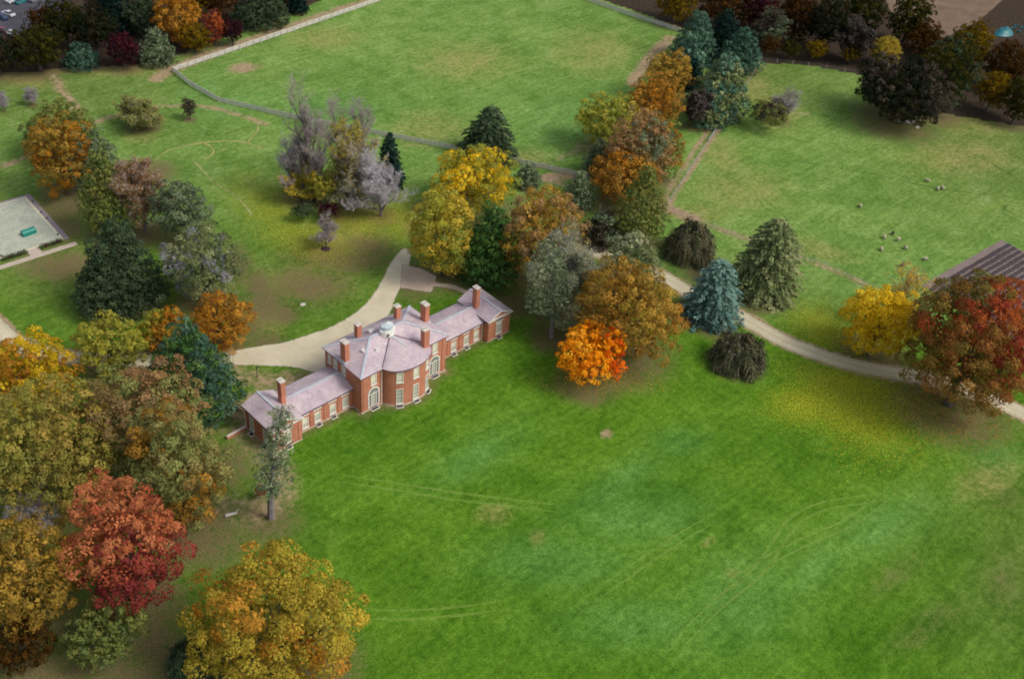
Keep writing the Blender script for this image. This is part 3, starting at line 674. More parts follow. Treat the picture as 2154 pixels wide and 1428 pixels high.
def finish(t, leafV, cols, segs, twigV=None, leafname='crown', lm='leaf', bark='bark', tw='twig'):
    nm = t['name'] or {'P': 'pine_tree', 'S': 'spruce_tree', 'T': 'tall_pine_tree', 'N': 'bare_tree', 'NL': 'thin_tree', 'W': 'weeping_tree', 'C': 'conical_tree'}.get(t['kind'], 'broadleaf_tree')
    if t['cat'] == 'shrub': nm = 'shrub'
    root = empty(nm, (t['x'], t['y'], 0)); tag(root, t['label'], t['cat'], t['group'])
    if segs: link('trunk', qmesh('trunk', tubes(segs, 6), M[bark]), root)
    if twigV is not None: link('twigs', qmesh('twigs', twigV, M[tw]), root)
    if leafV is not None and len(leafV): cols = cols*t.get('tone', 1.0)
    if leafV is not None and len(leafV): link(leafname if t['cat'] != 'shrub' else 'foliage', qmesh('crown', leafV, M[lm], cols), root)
    return root
def trunk_to(lc, H0, r, rng, fork, lean=0):
    segs = []; p = np.zeros(3); n = 5
    for i in range(n):
        q = np.array([rng.normal()*.12, rng.normal()*.12, H0*(i+1)/n]); q[2] = H0*(i+1)/n
        segs.append([*p, *q, r*(1-.5*i/n)*(1.35 if i == 0 else 1), r*(1-.5*(i+1)/n)]); p = q
    for c in lc:
        b = np.array([0, 0, min(fork*H0+rng.uniform(0, .4)*H0, c[2])]); m = (b+c)/2+np.array([0, 0, -.08*np.linalg.norm(c-b)])+rng.normal(size=3)*.25
        e = c; segs.append([*b, *m, r*.42, r*.26]); segs.append([*m, *e, r*.26, r*.08])
    return segs
def build_broad(t, rng):
    rx, rz, Hc = t['rx'], t['rz'], t['Hc']; sm = t['cat'] == 'shrub'
    lod = max(1.0, 10.5/t['px']); leaf = .35*lod*(t.get('leaf', 1.0)); R = (rx*rx*rz)**(1/3)
    cr = max(.42, min(1.45, .145*R+.15))*t.get('clump', .95)*(1 if R > 2 else .8)
    leaf = min(leaf, max(.13, cr*.42))
    nl = int(np.clip(11+R*2.6, 11, 44)); d = fib(nl, rng); d = nrm(d+rng.normal(size=(nl, 3))*.16); d = d[d[:, 2] > (-.86 if not sm else -.3)]
    fr = rng.uniform(.20, .37, len(d)); lr = fr*R
    S = np.array([rx, rx, rz]); lc = np.array([0, 0, Hc])+d*(S*rng.uniform(.74, 1.08, (len(d), 1))-lr[:, None]*np.minimum(1, S/R)*1.0-cr*.5)
    lc = np.vstack([lc, [[0, 0, Hc]]]); lr = np.append(lr, R*.50)
    lc[:, 2] = np.maximum(lc[:, 2], lr*.8+.15)
    P, N, L, ci, lob = crown(lc, lr, cr, leaf, rng, dens=t.get('dens', 1.0))
    rel = None
    if 'grad' in t:
        gr = t['grad']; hr = np.array([_ri[0], _ri[1], 0]); rel = ((P-np.array([0, 0, Hc]))@hr/rx*gr[0] + (P[:, 2]-Hc)/rz*gr[1])
    cols = colours(t['pal'], t.get('pal2'), t.get('mix', 0), lob, ci, rng, t.get('grad'), rel)
    segs = None if sm else trunk_to(lc[:-1][::2], Hc*.95, max(.12, .055*R+.03), rng, .35)
    finish(t, cards(P, N, L, L*.74, rng), cols, segs)
def build_pine(t, rng):
    H, R = t['H'], t['rx']*1.13; lod = max(1, 10.5/t['px']); leaf = .42*lod; cr = max(.5, min(1.1, .15*R+.1)); lc, lr = [], []
    n = int(np.clip(14+H*1.5, 16, 46))
    prof = lambda q: 1.06*max(.0, 1-q)**t.get('pp', .58)*(1 if q > .12 else .80+q*1.7)
    for i in range(n):
        q = (i+.5)/n; q = 1-(1-q)**.62; a = i*2.39996+rng.uniform(-.3, .3); r_ = R*prof(q)*rng.uniform(.8, 1.06)
        l = max(.5, R*(.40-.22*q)*rng.uniform(.85, 1.15)); rr = max(0, r_-l*.9)
        lc.append([rr*math.cos(a), rr*math.sin(a), .06*H+q*H*.9]); lr.append(l)
    for q in (.15, .35, .55, .75): lc.append([0, 0, H*q]); lr.append(max(.5, R*prof(q)*.5))
    lc, lr = np.array(lc), np.array(lr); lc[:, 2] = np.maximum(lc[:, 2], lr*.5+.1)
    lc[:, 0] += t.get('lean', 0)*0
    P, N, L, ci, lob = crown(lc, lr, cr, leaf, rng, flat=.72, spread=.75)
    cols = colours(t['pal'], t.get('pal2'), t.get('mix', 0), lob, ci, rng)
    finish(t, cards(P, N, L*1.25, L*.5, rng), cols, [[0, 0, 0, 0, 0, H*.5, .045*R+.12, .03*R+.06], [0, 0, H*.5, 0, 0, H*.97, .03*R+.06, .03]], lm='needle')
def build_cone(t, rng):
    H, R = t['H'], t['rx']; leaf = .38*max(1, 10.5/t['px']); cr = .62; lc, lr = [], []
    prof = lambda q: math.sin(min(1, (q+.08)/.42)*math.pi/2)*(1 if q < .34 else max(0, 1-((q-.34)/.66)**1.7))
    n = int(30+H*1.2)
    for i in range(n):
        q = (i+.5)/n; a = i*2.39996; r_ = R*prof(q)*rng.uniform(.92, 1.04); l = max(.55, R*.34*rng.uniform(.9, 1.15)*(1-.35*q)); rr = max(0, r_-l)
        lc.append([rr*math.cos(a), rr*math.sin(a), .05*H+q*H*.92]); lr.append(l)
    for q in (.15, .35, .55, .75): lc.append([0, 0, H*q]); lr.append(max(.5, R*prof(q)*.6))
    lc, lr = np.array(lc), np.array(lr); lc[:, 2] = np.maximum(lc[:, 2], lr*.6+.1)
    P, N, L, ci, lob = crown(lc, lr, cr, leaf, rng, spread=.6)
    cols = colours(t['pal'], t.get('pal2'), t.get('mix', 0), lob, ci, rng)
    finish(t, cards(P, N, L, L*.62, rng), cols, [[0, 0, 0, 0, 0, H*.9, .3, .05]])
def build_spruce(t, rng):
    H, R = t['H'], t['rx']; lod = max(1, 10/t['px']); segs = [[0, 0, 0, 0, 0, H*.98, .05*R+.1, .02]]
    P, N, A, L, CI, LO = [], [], [], [], [], []; k = 0; nw = int(H/.62)
    for w_ in range(nw):
        q = (w_+.4)/nw; z = .04*H+q*H*.95; ln0 = R*1.2*((1-q)**t.get('sp', .66))*(1 if q > .1 else .78+q*2.2)+.25
        nb = max(5, int(6+ln0*1.7))
        for b in range(nb):
            a = 6.283*(b+rng.uniform(-.3, .3))/nb+w_*.9; ln = ln0*rng.uniform(.72, 1.1); dr = np.array([math.cos(a), math.sin(a), 0])
            m = max(4, int(ln*7.5/lod)); s = rng.uniform(.15, 1, m)**.7
            lift = .10+.5*q; zz = z+ln*(lift*s-.42*s*s)+rng.normal(size=m)*.09
            side = rng.uniform(-1, 1, m)*(.30*ln*(1.05-s)+.18); pr = np.array([-dr[1], dr[0], 0])
            p = dr*(s*ln)[:, None]+pr*side[:, None]; p[:, 2] = zz
            ax = dr+pr*(np.sign(side)*rng.uniform(.3, .9, m))[:, None]; ax[:, 2] = -.18+rng.normal(size=m)*.15
            P.append(p); A.append(ax); N.append(np.array([0, 0, 1.])+rng.normal(size=(m, 3))*.42+dr*.25)
            L.append(rng.uniform(.55, .95, m)*lod); CI.append(np.full(m, k)); LO.append(np.full(m, w_)); k += 1
    P, N, A, L, CI, LO = map(np.concatenate, (P, N, A, L, CI, LO)); P[:, 2] = np.maximum(P[:, 2], .12)
    cols = colours(t['pal'], t.get('pal2'), t.get('mix', 0), LO, CI, rng)
    finish(t, cards(P, N, L, L*.42, rng, A), cols, segs, lm='needle')
def build_weep(t, rng):
    """boughs on a low dome, each shedding a ragged curtain of hanging shoots"""
    R = t['rx']; H = t['rz']*1.45+.2; P, N, A, L, CI, LO = [], [], [], [], [], []; k = 0; nb = int(46+R*7); segs = [[0, 0, 0, .15, 0, H*.55, .32, .24], [.15, 0, H*.55, .3, .1, H*.93, .22, .08]]
    for b in range(nb):
        th = math.acos(1-.93*(b+.5)/nb); a = b*2.39996+rng.uniform(-.35, .35); f = rng.uniform(.72, 1.02); dr = np.array([math.cos(a), math.sin(a), 0])
        o = dr*R*.86*math.sin(th)*f; o[2] = H*math.cos(th)*f+.25
        segs.append([.15, 0, min(H*.6, o[2]*.8), *o, .07, .03])
        for s_ in range(int(rng.integers(13, 24))):
            a2 = a+rng.normal()*.75; d2 = np.array([math.cos(a2), math.sin(a2), 0]); m = 9; q = np.linspace(0, 1, m); out = rng.uniform(.25, .20*R+.5); drop = rng.uniform(.8, min(3.2, .55*H+.8))
            p = o+rng.normal(size=3)*np.array([.28, .28, .12])+d2*(out*(1-(1-q)**2))[:, None]; p[:, 2] += .18*np.sin(q*3.1)-drop*q**1.7
            kp = p[:, 2] > .08; p = p[kp]; m = len(p)
            if m < 3: continue
            ax = np.gradient(p, axis=0)+rng.normal(size=(m, 3))*.05; P.append(p+rng.normal(size=(m, 3))*.05); A.append(ax); N.append(d2+np.array([0, 0, .5])+rng.normal(size=(m, 3))*.45); L.append(rng.uniform(.35, .75, m)); CI.append(np.full(m, k)); LO.append(np.full(m, b)); k += 1
    P, N, A, L, CI, LO = map(np.concatenate, (P, N, A, L, CI, LO))
    cols = colours(t['pal'], None, 0, LO, CI, rng)
    finish(t, cards(P, N, L, L*.36, rng, A), cols, segs, lm='needle')
def bare(t, rng):
    """limb skeleton: returns limb segments, twig quads, twig tips"""
    H, R = t['H'], t['rx']; segs, tw, tips = [], [], []
    tall, dense = t.get('tall'), t.get('dense')
    def grow(p, d, ln, r, lev):
        n = 4 if lev < 2 else 3; q = p; dd = d
        for i in range(n):
            dd = nrm(dd+rng.normal(size=3)*(.08 if lev == 0 else .17)+np.array([0, 0, .05])); e = q+dd*ln/n
            e[2] = max(e[2], .3)
            segs.append([*q, *e, r*(1-.6*i/n), r*(1-.6*(i+1)/n)])
            if lev < 3 and (lev > 0 or i >= (0 if (t.get('young') or dense) else 1)):
                kids = {0: 3, 1: 2, 2: 2}[lev] + (1 if dense and lev else 0)
                for _ in range(kids):
                    a = rng.uniform(0, 6.283); s = nrm(np.array([math.cos(a), math.sin(a), rng.uniform(.15, .9 if not tall else 1.3)]))
                    nd = nrm(dd*.55+s*.85); grow(e.copy(), nd, ln*{0: .58, 1: .55, 2: .5}[lev]*rng.uniform(.6, 1.1)*(.75 if (tall and lev == 0) else 1), r*(1-.6*(i+1)/n)*.55, lev+1)
            if lev >= 2: tips.append((e.copy(), dd.copy()))
            q = e
        tips.append((q.copy(), dd.copy()))
    grow(np.zeros(3), np.array([0, 0, 1.]), H*(.82 if not tall else .9), max(.06, .018*H), 0)
    if not t.get('young') and not tall:
        for _ in range(3):
            a = rng.uniform(0, 6.283); grow(np.array([0, 0, H*.12]), nrm(np.array([math.cos(a)*.55, math.sin(a)*.55, .8])), H*.62, .012*H, 1)
    TP = np.array([a for a, b in tips]); TD = np.array([b for a, b in tips])
    top = TP[:, 2].max(); sc = H*.96/top
    TP = TP*np.array([1, 1, sc]); S = np.array(segs); S[:, 2] *= sc; S[:, 5] *= sc
    ex = np.percentile(np.hypot(TP[:, 0], TP[:, 1]), 92); f = np.clip(R*.92/max(ex, .01), .3, 3.0)
    TP[:, :2] *= f; S[:, 0:2] *= f; S[:, 3:5] *= f
    k = t.get('kk', 3); m = len(TP)*k; i = np.repeat(np.arange(len(TP)), k)
    ln = rng.uniform(.35, 1.0, m)*max(.35, min(1.15, .10*H)); d = nrm(TD[i]+rng.normal(size=(m, 3))*.55+np.array([0, 0, .15]))
    wd = (.017 if not dense else .021)*max(1.0, 10/t['px'])
    tv = cards(TP[i]+d*ln[:, None]*.5, rng.normal(size=(m, 3)), ln*1.15, np.full(m, wd*2.1), rng, d)
    thick = S[:, 6] > .045; ts = S[~thick]
    if len(ts):
        c = (ts[:, :3]+ts[:, 3:6])/2; a = ts[:, 3:6]-ts[:, :3]; l = np.linalg.norm(a, axis=1)
        tv = np.concatenate([tv, cards(c, rng.normal(size=c.shape), l*1.25, np.maximum(ts[:, 6]*1.8, .035), rng, a)])
    return list(map(list, S[thick])), tv, TP, TD
def build_bare(t, rng, leaves=False):
    S, tv, TP, TD = bare(t, rng); lv = cols = None
    if leaves:
        de = t.get('dens', .6); k = max(1, int(17*de)); m = len(TP)*k; i = np.repeat(np.arange(len(TP)), k)
        P = TP[i]+rng.normal(size=(m, 3))*.38*max(.6, t['rx']/6); P[:, 2] = np.maximum(P[:, 2], .2); L = rng.uniform(.24, .42, m)*max(1, 10/t['px'])
        lob = i % 17; cols = colours(t['pal'], t.get('pal2'), t.get('mix', 0), lob, i, rng)
        if de < .3:
            kp = TP[i][:, 2] > t['H']*.3; P, L, cols = P[kp], L[kp], cols[kp]
        lv = cards(P, rng.normal(size=P.shape)+np.array([0, 0, .6]), L, L*.7, rng)
    finish(t, lv, cols, S, tv, bark='bark_grey' if 'pale' in t.get('tw', '') else 'bark', tw=t.get('tw', 'twig'))
def build_tall(t, rng):
    """pine with long bare trunk and layered open boughs"""
    H, R = t['H'], t['rx']; lx = t.get('lean', 0)*1.0
    top = np.array([_ri[0], _ri[1], 0])*lx; segs = []; n = 8; pts = [top*(i/n)**1.5+np.array([0, 0, H*i/n]) for i in range(n+1)]
    r0 = .02*H+.08
    for i in range(n): segs.append([*pts[i], *pts[i+1], r0*(1-.85*i/n), r0*(1-.85*(i+1)/n)])
    lc, lr = [], []; nb = 44 if R > 5 else 40
    for i in range(nb):
        q = .22+.77*(i+.5)/nb; a = i*2.39996+rng.uniform(-.5, .5); env = R*(1-.62*max(0, (q-.35)/.65))*(.72+.28*rng.random()) if q > .3 else R*.7*rng.random()
        if 'before' in t['label'] and .50 < q < .60: env *= .45
        c0 = top*q**1.5+np.array([0, 0, H*q]); d = np.array([math.cos(a), math.sin(a), 0]); e = c0+d*env*.74+np.array([0, 0, rng.uniform(-.4, .5)])
        segs.append([*c0, *e, .07, .02]); lc.append(e); lr.append(max(.75, env*.48))
        if rng.random() < .5: lc.append(c0+d*env*.4); lr.append(max(.6, env*.34))
    lc, lr = np.array(lc), np.array(lr)
    P, N, L, ci, lob = crown(lc, lr, .62, .36, rng, flat=.62, spread=.8, dens=.85)
    cols = colours(t['pal'], 'greygreen', .5, lob, ci, rng)
    kp = rng.random(len(P)) < .8
    finish(t, cards(P[kp], N[kp], L[kp], L[kp]*.5, rng), cols[kp], segs, bark='bark_grey')
BUILD = {'B': build_broad, 'P': build_pine, 'C': build_cone, 'S': build_spruce, 'W': build_weep, 'N': build_bare, 'NL': lambda t, r: build_bare(t, r, True), 'T': build_tall}
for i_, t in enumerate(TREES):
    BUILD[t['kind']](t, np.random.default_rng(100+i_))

# ------------------------------------------------------------------ the mansion
def brick_mat():
    m, n, out = newmat('brick'); P = pos(n)
    a = noise(n, .5, 5, .6, P); b = noise(n, 7, 3, .7, P)
    sp = n.nodes.new('ShaderNodeSeparateXYZ'); n.links.new(P, sp.inputs[0])
    cb = n.nodes.new('ShaderNodeCombineXYZ'); n.links.new(mth(n, 'ADD', sp.outputs[0], sp.outputs[1]), cb.inputs[0]); n.links.new(sp.outputs[2], cb.inputs[1])
    br = n.nodes.new('ShaderNodeTexBrick'); n.links.new(cb.outputs[0], br.inputs['Vector']); br.inputs['Scale'].default_value = 1.0
    br.inputs['Brick Width'].default_value = .24; br.inputs['Row Height'].default_value = .08; br.inputs['Mortar Size'].default_value = .008
    br.inputs['Color1'].default_value = lin('c07454')+(1,); br.inputs['Color2'].default_value = lin('b0644c')+(1,); br.inputs['Mortar'].default_value = lin('b09888')+(1,)
    c = mixc(n, 1.0, br.outputs[0], ramp(n, a, [(.3, (.82, .82, .84)), (.7, (1.15, 1.12, 1.08))]), 'MULTIPLY')
    c = mixc(n, 1.0, c, ramp(n, b, [(.3, (.85,)*3), (.7, (1.15,)*3)]), 'MULTIPLY')
    princ(n, out, c, .9, .1); return m
def slate_mat():
    m, n, out = newmat('slate_roof'); P = pos(n)
    a = noise(n, .35, 5, .65, P, .4); b = noise(n, 3.2, 4, .7, P); sp = n.nodes.new('ShaderNodeSeparateXYZ'); n.links.new(P, sp.inputs[0])
    wv = n.nodes.new('ShaderNodeTexWave'); wv.wave_type = 'BANDS'; wv.bands_direction = 'Z'; wv.inputs['Scale'].default_value = 3.4; wv.inputs['Distortion'].default_value = .6; n.links.new(P, wv.inputs[0])
    c = ramp(n, a, [(.3, lin('a0909a')), (.5, lin('b4a4aa')), (.72, lin('c4b4b4'))])
    c = mixc(n, 1.0, c, ramp(n, b, [(.3, (.74, .74, .77)), (.5, (1, 1, 1)), (.75, (1.22, 1.2, 1.2))]), 'MULTIPLY')
    c = mixc(n, 1.0, c, ramp(n, wv.outputs['Fac'], [(.0, (.86,)*3), (.6, (1.05,)*3)]), 'MULTIPLY')
    princ(n, out, c, .6, .35, bump(n, wv.outputs['Fac'], .25, .03)); return m
M['brick'] = brick_mat(); M['slate'] = slate_mat()
M['white'] = simple('white_paint', (.72, .70, .64), .55, .06, 2, .3)
M['stone'] = simple('pale_stone', (.55, .50, .44), .85, .12, 1.5, .15)
M['lead'] = simple('lead_flashing', (.44, .47, .52), .5, .14, .9, .4)
M['gutter'] = simple('dark_gutter', (.12, .09, .12), .6, .15, 2, .3)
M['blind'] = simple('window_blind', (.66, .62, .47), .7, .06, 1.2, .2)
M['dark'] = simple('dark_opening', (.03, .03, .035), .7, .2, 2, .2)
M['wood_dark'] = simple('dark_wood', (.06, .05, .045), .8, .2, 2, .2)
M['hatch'] = simple('hatch_paint', (.62, .58, .56), .5, .08, 2, .3)
def glass_mat(name, c, rough=.12):
    m, n, out = newmat(name); b = princ(n, out, c, rough, .6); return m
M['glass'] = glass_mat('window_glass', (.10, .12, .13))
M['glass_pale'] = glass_mat('window_glass_with_blind', (.40, .39, .31), .25)
M['glass_sky'] = glass_mat('skylight_glass', (.42, .50, .54), .2)

HW, HD, HH = 9.85, 10.8, 8.5
house = empty('mansion', (0, 0, 0)); tag(house, 'long red brick mansion with grey slate roofs, bow front and two wings', 'house')
def wall(name, fn, s0, s1, z0, z1, holes, mat, parent, depth=.22, brk=()):
    """wall sheet along a curve with real openings; fn(s) -> x, y, nx, ny (outward)"""
    ss = sorted({round(v, 4) for v in [s0, s1, *brk]+[h[0] for h in holes]+[h[1] for h in holes]}); zs = sorted({round(v, 4) for v in [z0, z1]+[h[2] for h in holes]+[h[3] for h in holes]})
    mb = MB(); pt = lambda s, z, d=0: (fn(s)[0]-fn(s)[2]*d, fn(s)[1]-fn(s)[3]*d, z)
    for a, b in zip(ss[:-1], ss[1:]):
        for c, d in zip(zs[:-1], zs[1:]):
            m_, k_ = (a+b)/2, (c+d)/2
            if any(h[0] < m_ < h[1] and h[2] < k_ < h[3] for h in holes): continue
            mb.add([pt(a, c), pt(b, c), pt(b, d), pt(a, d)], [(0, 1, 2, 3)])
    for a, b, c, d in holes:
        for p, q in (((a, c), (b, c)), ((b, c), (b, d)), ((b, d), (a, d)), ((a, d), (a, c))):
            mb.add([pt(*p), pt(*q), pt(*q, depth), pt(*p, depth)], [(0, 1, 2, 3)])
    return mb.build(name, mat, parent)
def line(x0, y0, x1, y1):
    L = math.hypot(x1-x0, y1-y0); dx, dy = (x1-x0)/L, (y1-y0)/L
    return (lambda s: (x0+dx*s, y0+dy*s, dy, -dx)), L
def window(fn, sc, wd, z0, z1, parent=None, pane='glass_pale', bars=(2, 3), sill=True, blind=0.0):
    """frame, pane, glazing bars, sill and optional blind standing in a wall opening"""
    x, y, nx_, ny_ = fn(sc); n = np.array([nx_, ny_, 0]); u = np.array([-ny_, nx_, 0]); zv = np.array([0, 0, 1.]); zc = (z0+z1)/2; h = z1-z0
    at = lambda du, dz, dn: np.array([x, y, zc])+u*du+zv*dz+n*dn
    f = MB(); t = .11
    for s in (-1, 1): f.obox(at(s*(wd/2-t/2+.03), 0, .0), u, zv, n, t/2, h/2+.03, .06)
    f.obox(at(0, h/2-t/2+.03, .002), u, zv, n, wd/2-t+.03, t/2, .06); f.obox(at(0, -h/2+t/2-.03, .002), u, zv, n, wd/2-t+.03, t/2, .06)
    w_ = f.build('window', M['white'], house)
    p = MB(); p.obox(at(0, 0, -.10), u, zv, n, wd/2-.04, h/2-.04, .02); p.build('pane', M[pane], w_)
    if blind > 0:
        p = MB(); p.obox(at(0, h/2-h*blind/2-.06, -.065), u, zv, n, wd/2-.1, h*blind/2-.05, .012); p.build('blind', M['blind'], w_)
    b = MB()
    for i in range(1, bars[0]): b.obox(at(-wd/2+wd*i/bars[0], 0, -.035), u, zv, n, .02, h/2-.09, .015)
    for i in range(1, bars[1]): b.obox(at(0, -h/2+h*i/bars[1], -.032), u, zv, n, wd/2-.09, .024 if i*2 != bars[1] else .04, .015)
    if b.V: b.build('glazing_bars', M['white'], w_)
    if sill:
        s_ = MB(); s_.obox(at(0, -h/2-.11, .07), u, zv, n, wd/2+.14, .07, .13); s_.build('sill', M['stone'], w_)
    return w_
def lintel(fn, sc, wd, z0, z1, mat='white', name='lintel', pr=.06):
    x, y, nx_, ny_ = fn(sc); n = np.array([nx_, ny_, 0]); u = np.array([-ny_, nx_, 0])
    m = MB(); m.obox(np.array([x, y, (z0+z1)/2])+n*pr*.5, u, (0, 0, 1.), n, wd/2, (z1-z0)/2, pr/2+.01); return m.build(name, M[mat], house)
def area_well(fn, sc, wd=1.1, hgt=.38):
    x, y, nx_, ny_ = fn(sc); n = np.array([nx_, ny_, 0]); u = np.array([-ny_, nx_, 0]); m = MB()
    m.obox(np.array([x, y, hgt/2+.08])+n*.01, u, (0, 0, 1.), n, wd/2, hgt/2, .03); w_ = m.build('basement_window', M['dark'], house)
    m = MB(); c = np.array([x, y, 0.])
    m.obox(c+n*.72+np.array([0, 0, .09]), u, (0, 0, 1.), n, wd/2+.16, .09, .07)
    for s in (-1, 1): m.obox(c+n*.35+u*s*(wd/2+.09)+np.array([0, 0, .09]), u, (0, 0, 1.), n, .07, .09, .30)
    m.build('light_well_kerb', M['stone'], w_)
    m = MB(); m.obox(c+n*.35+np.array([0, 0, .035]), u, (0, 0, 1.), n, wd/2, .01, .29); m.build('grille', M['dark'], w_)
# main block walls
WU, WL = (5.6, 7.85), (.55, 4.0)
fF, LF = line(-HW, 0, HW, 0); BA, BB = 5.05, 3.2           # bow semi axes
hl = [(2.1, 3.3, *WU)]; hr_ = [(2*HW-3.3, 2*HW-2.1, *WU)]; ar = (1.55, 3.85, .55, 3.55); ar2 = (2*HW-3.85, 2*HW-1.55, .55, 3.55)
wall('front_wall', fF, 0, HW-BA, 0, HH, hl+[ar], M['brick'], house); wall('front_wall', fF, HW+BA, 2*HW, 0, HH, hr_+[ar2], M['brick'], house)
for sc in (2.7, 2*HW-2.7):
    window(fF, sc, 1.2, *WU, pane='glass_pale', bars=(2, 2), blind=.86)
    x, y, nx_, ny_ = fF(sc)
    # tripartite arched window
    f = MB()
    for s in (-1, 1): f.box(x+s*1.15-.11, x+s*1.15+.11, -.07, .02, .55, 3.55); f.box(x+s*.55-.07, x+s*.55+.07, -.05, .02, .66, 3.42)
    f.box(x-1.04, x+1.04, -.06, .02, .55, .68); f.box(x-1.04, x+1.04, -.06, .02, 3.40, 3.56)
    w_ = f.build('arched_window', M['white'], house); a_ = MB(); K = 16
    for i in range(K):
        t0, t1 = math.pi*i/K, math.pi*(i+1)/K
        q = [(x+r*math.cos(t), yy, 3.56+r*math.sin(t)*1.08) for yy in (-.075, .01) for r, t in ((1.06, t0), (1.32, t0), (1.32, t1), (1.06, t1))]
        a_.add(q, [(0, 1, 2, 3), (7, 6, 5, 4), (1, 5, 6, 2), (0, 3, 7, 4)])
    a_.build('arch_trim', M['white'], w_)
    g_ = MB(); ring = [(x, -.012, 3.57)]+[(x+1.07*math.cos(math.pi*i/K), -.012, 3.57+1.07*1.08*math.sin(math.pi*i/K)) for i in range(K+1)]
    g_.add(ring, [(0, i+1, i+2) for i in range(K)]); g_.build('fanlight_pane', M['glass'], w_)
    g_ = MB()
    for an in (30, 60, 90, 120, 150):
        t0 = math.radians(an); d_ = np.array([math.cos(t0), 0, math.sin(t0)]); g_.obox(np.array([x, -.03, 3.57])+d_*.56, d_, (0, 1, 0), np.cross(d_, (0, 1, 0)), .5, .014, .025)
    g_.build('fan_bars', M['white'], w_)
    for c_, h_ in ((-.85, .24), (0, .48), (.85, .24)):
        g_ = MB(); g_.box(x+c_-h_, x+c_+h_, .10, .13, .66, 3.42); g_.build('pane', M['glass' if c_ else 'glass_pale'], w_)
    g_ = MB()
    for c_ in (-.16, .16): g_.box(x+c_-.02, x+c_+.02, .04, .07, .68, 3.40)
    for z_ in (1.3, 1.95, 2.6): g_.box(x-1.04, x+1.04, .045, .075, z_-.025, z_+.025)
    g_.build('glazing_bars', M['white'], w_); area_well(fF, sc, 1.5)
def fB(s):      # bow, s = angle in degrees, -90 (left) .. 90 (right)
    a = math.radians(s); x, y = BA*math.sin(a), -BB*math.cos(a); nx_, ny_ = math.sin(a)/BA, -math.cos(a)/BB; l = math.hypot(nx_, ny_); return x, y, nx_/l, ny_/l
BANG = (-39, 0, 39)
holesB = []
for an in BANG:
    x, y, _, _ = fB(an); L_ = math.hypot(*(np.array(fB(an+1)[:2])-np.array(fB(an-1)[:2])))/2; w2 = .62/L_
    holesB += [(an-w2, an+w2, *WU), (an-w2, an+w2, *WL)]
bw = wall('bow_wall', fB, -90, 90, 0, HH, holesB, M['brick'], house, brk=list(np.linspace(-90, 90, 41)))
for an in BANG:
    window(fB, an, 1.2, *WU, pane='glass_pale', bars=(2, 2), blind=.86); window(fB, an, 1.2, *WL, bars=(2, 4)); area_well(fB, an)
fL, LL = line(-HW, HD, -HW, 0); fR, LR = line(HW, 0, HW, HD); fK, LK = line(HW, HD, -HW, HD)
sideh = [(LL-9.9, LL-9.0, 5.8, 7.8), (LL-8.25, LL-7.15, 5.8, 7.8), (LL-5.75, LL-4.65, 5.8, 7.8)]
wall('side_wall', fL, 0, LL, 0, HH, sideh, M['brick'], house); wall('side_wall', fR, 0, LR, 0, HH, [], M['brick'], house)
for h in sideh: window(fL, (h[0]+h[1])/2, h[1]-h[0], h[2], h[3], bars=(2, 2), blind=.8)
kh = [(2.2, 3.4, 5.6, 7.8), (6.0, 7.2, 5.6, 7.8), (9.25, 10.45, 5.6, 7.8), (12.5, 13.7, 5.6, 7.8), (16.3, 17.5, 5.6, 7.8), (2.2, 3.4, 1.2, 3.8), (6.0, 7.2, 1.2, 3.8), (12.5, 13.7, 1.2, 3.8), (16.3, 17.5, 1.2, 3.8)]
wall('rear_wall', fK, 0, LK, 0, HH, kh, M['brick'], house)
for h in kh: window(fK, (h[0]+h[1])/2, h[1]-h[0], h[2], h[3])
# pale plinth, cornice, downpipes, pilasters
m = MB(); m.box(-HW-.06, -BA-.02, -.06, .05, 0, .22); m.box(BA+.02, HW+.06, -.06, .05, 0, .22); m.box(-HW-.06, -HW+.04, .05, HD+.06, 0, .22); m.box(HW-.04, HW+.06, .05, HD+.06, 0, .22); m.build('plinth', M['stone'], house)
m = MB(); bb = list(np.linspace(-90, 90, 31))
for a, b in zip(bb[:-1], bb[1:]):
    (x0, y0, n0, n1), (x1, y1, n2, n3) = fB(a), fB(b); k = .06
    m.add([(x0, y0, 0), (x1, y1, 0), (x1, y1, .22), (x0, y0, .22), (x0+n0*k, y0+n1*k, 0), (x1+n2*k, y1+n3*k, 0), (x1+n2*k, y1+n3*k, .22), (x0+n0*k, y0+n1*k, .22)], [(4, 5, 6, 7), (7, 6, 2, 3)])
m.build('bow_plinth', M['stone'], house)
for xx in (-5.46, 5.46):
    m = MB(); m.tube((xx, -.13, .05), (xx, -.13, HH-.25), .085, .085, 8); m.build('downpipe', M['white'], house)
for xx in (HW-.62, -HW+.62):
    m = MB(); m.box(xx-.3, xx+.3, -.09, .02, .225, HH-.25); m.build('pilaster', M['brick'], house)
# roofs
OV = .38
def roofmesh(name, V_, F_, mat='slate', parent=house): return link(name, pmesh(name, V_, F_, M[mat]), parent)
ez, rz_ = HH+.05, 11.25; e0, e1, f0, f1 = -HW-OV, HW+OV, -OV, HD+OV; RX = 3.75
main_roof = roofmesh('roof', [(e0, f0, ez), (e1, f0, ez), (e1, f1, ez), (e0, f1, ez), (-RX, HD/2, rz_), (RX, HD/2, rz_)], [(0, 1, 5, 4), (1, 2, 5), (2, 3, 4, 5), (3, 0, 4), (3, 2, 1, 0)])
def strip(name, p, q, wd, mat, parent, lift=.035, th=.03):
    p, q = np.array(p, float), np.array(q, float); d = q-p; L = np.linalg.norm(d); d /= L; s = np.cross(d, (0, 0, 1)); s /= np.linalg.norm(s); n = np.cross(s, d)
    m = MB(); m.obox((p+q)/2+n*lift, d, s, n, L/2, wd/2, th); return m.build(name, M[mat], parent)
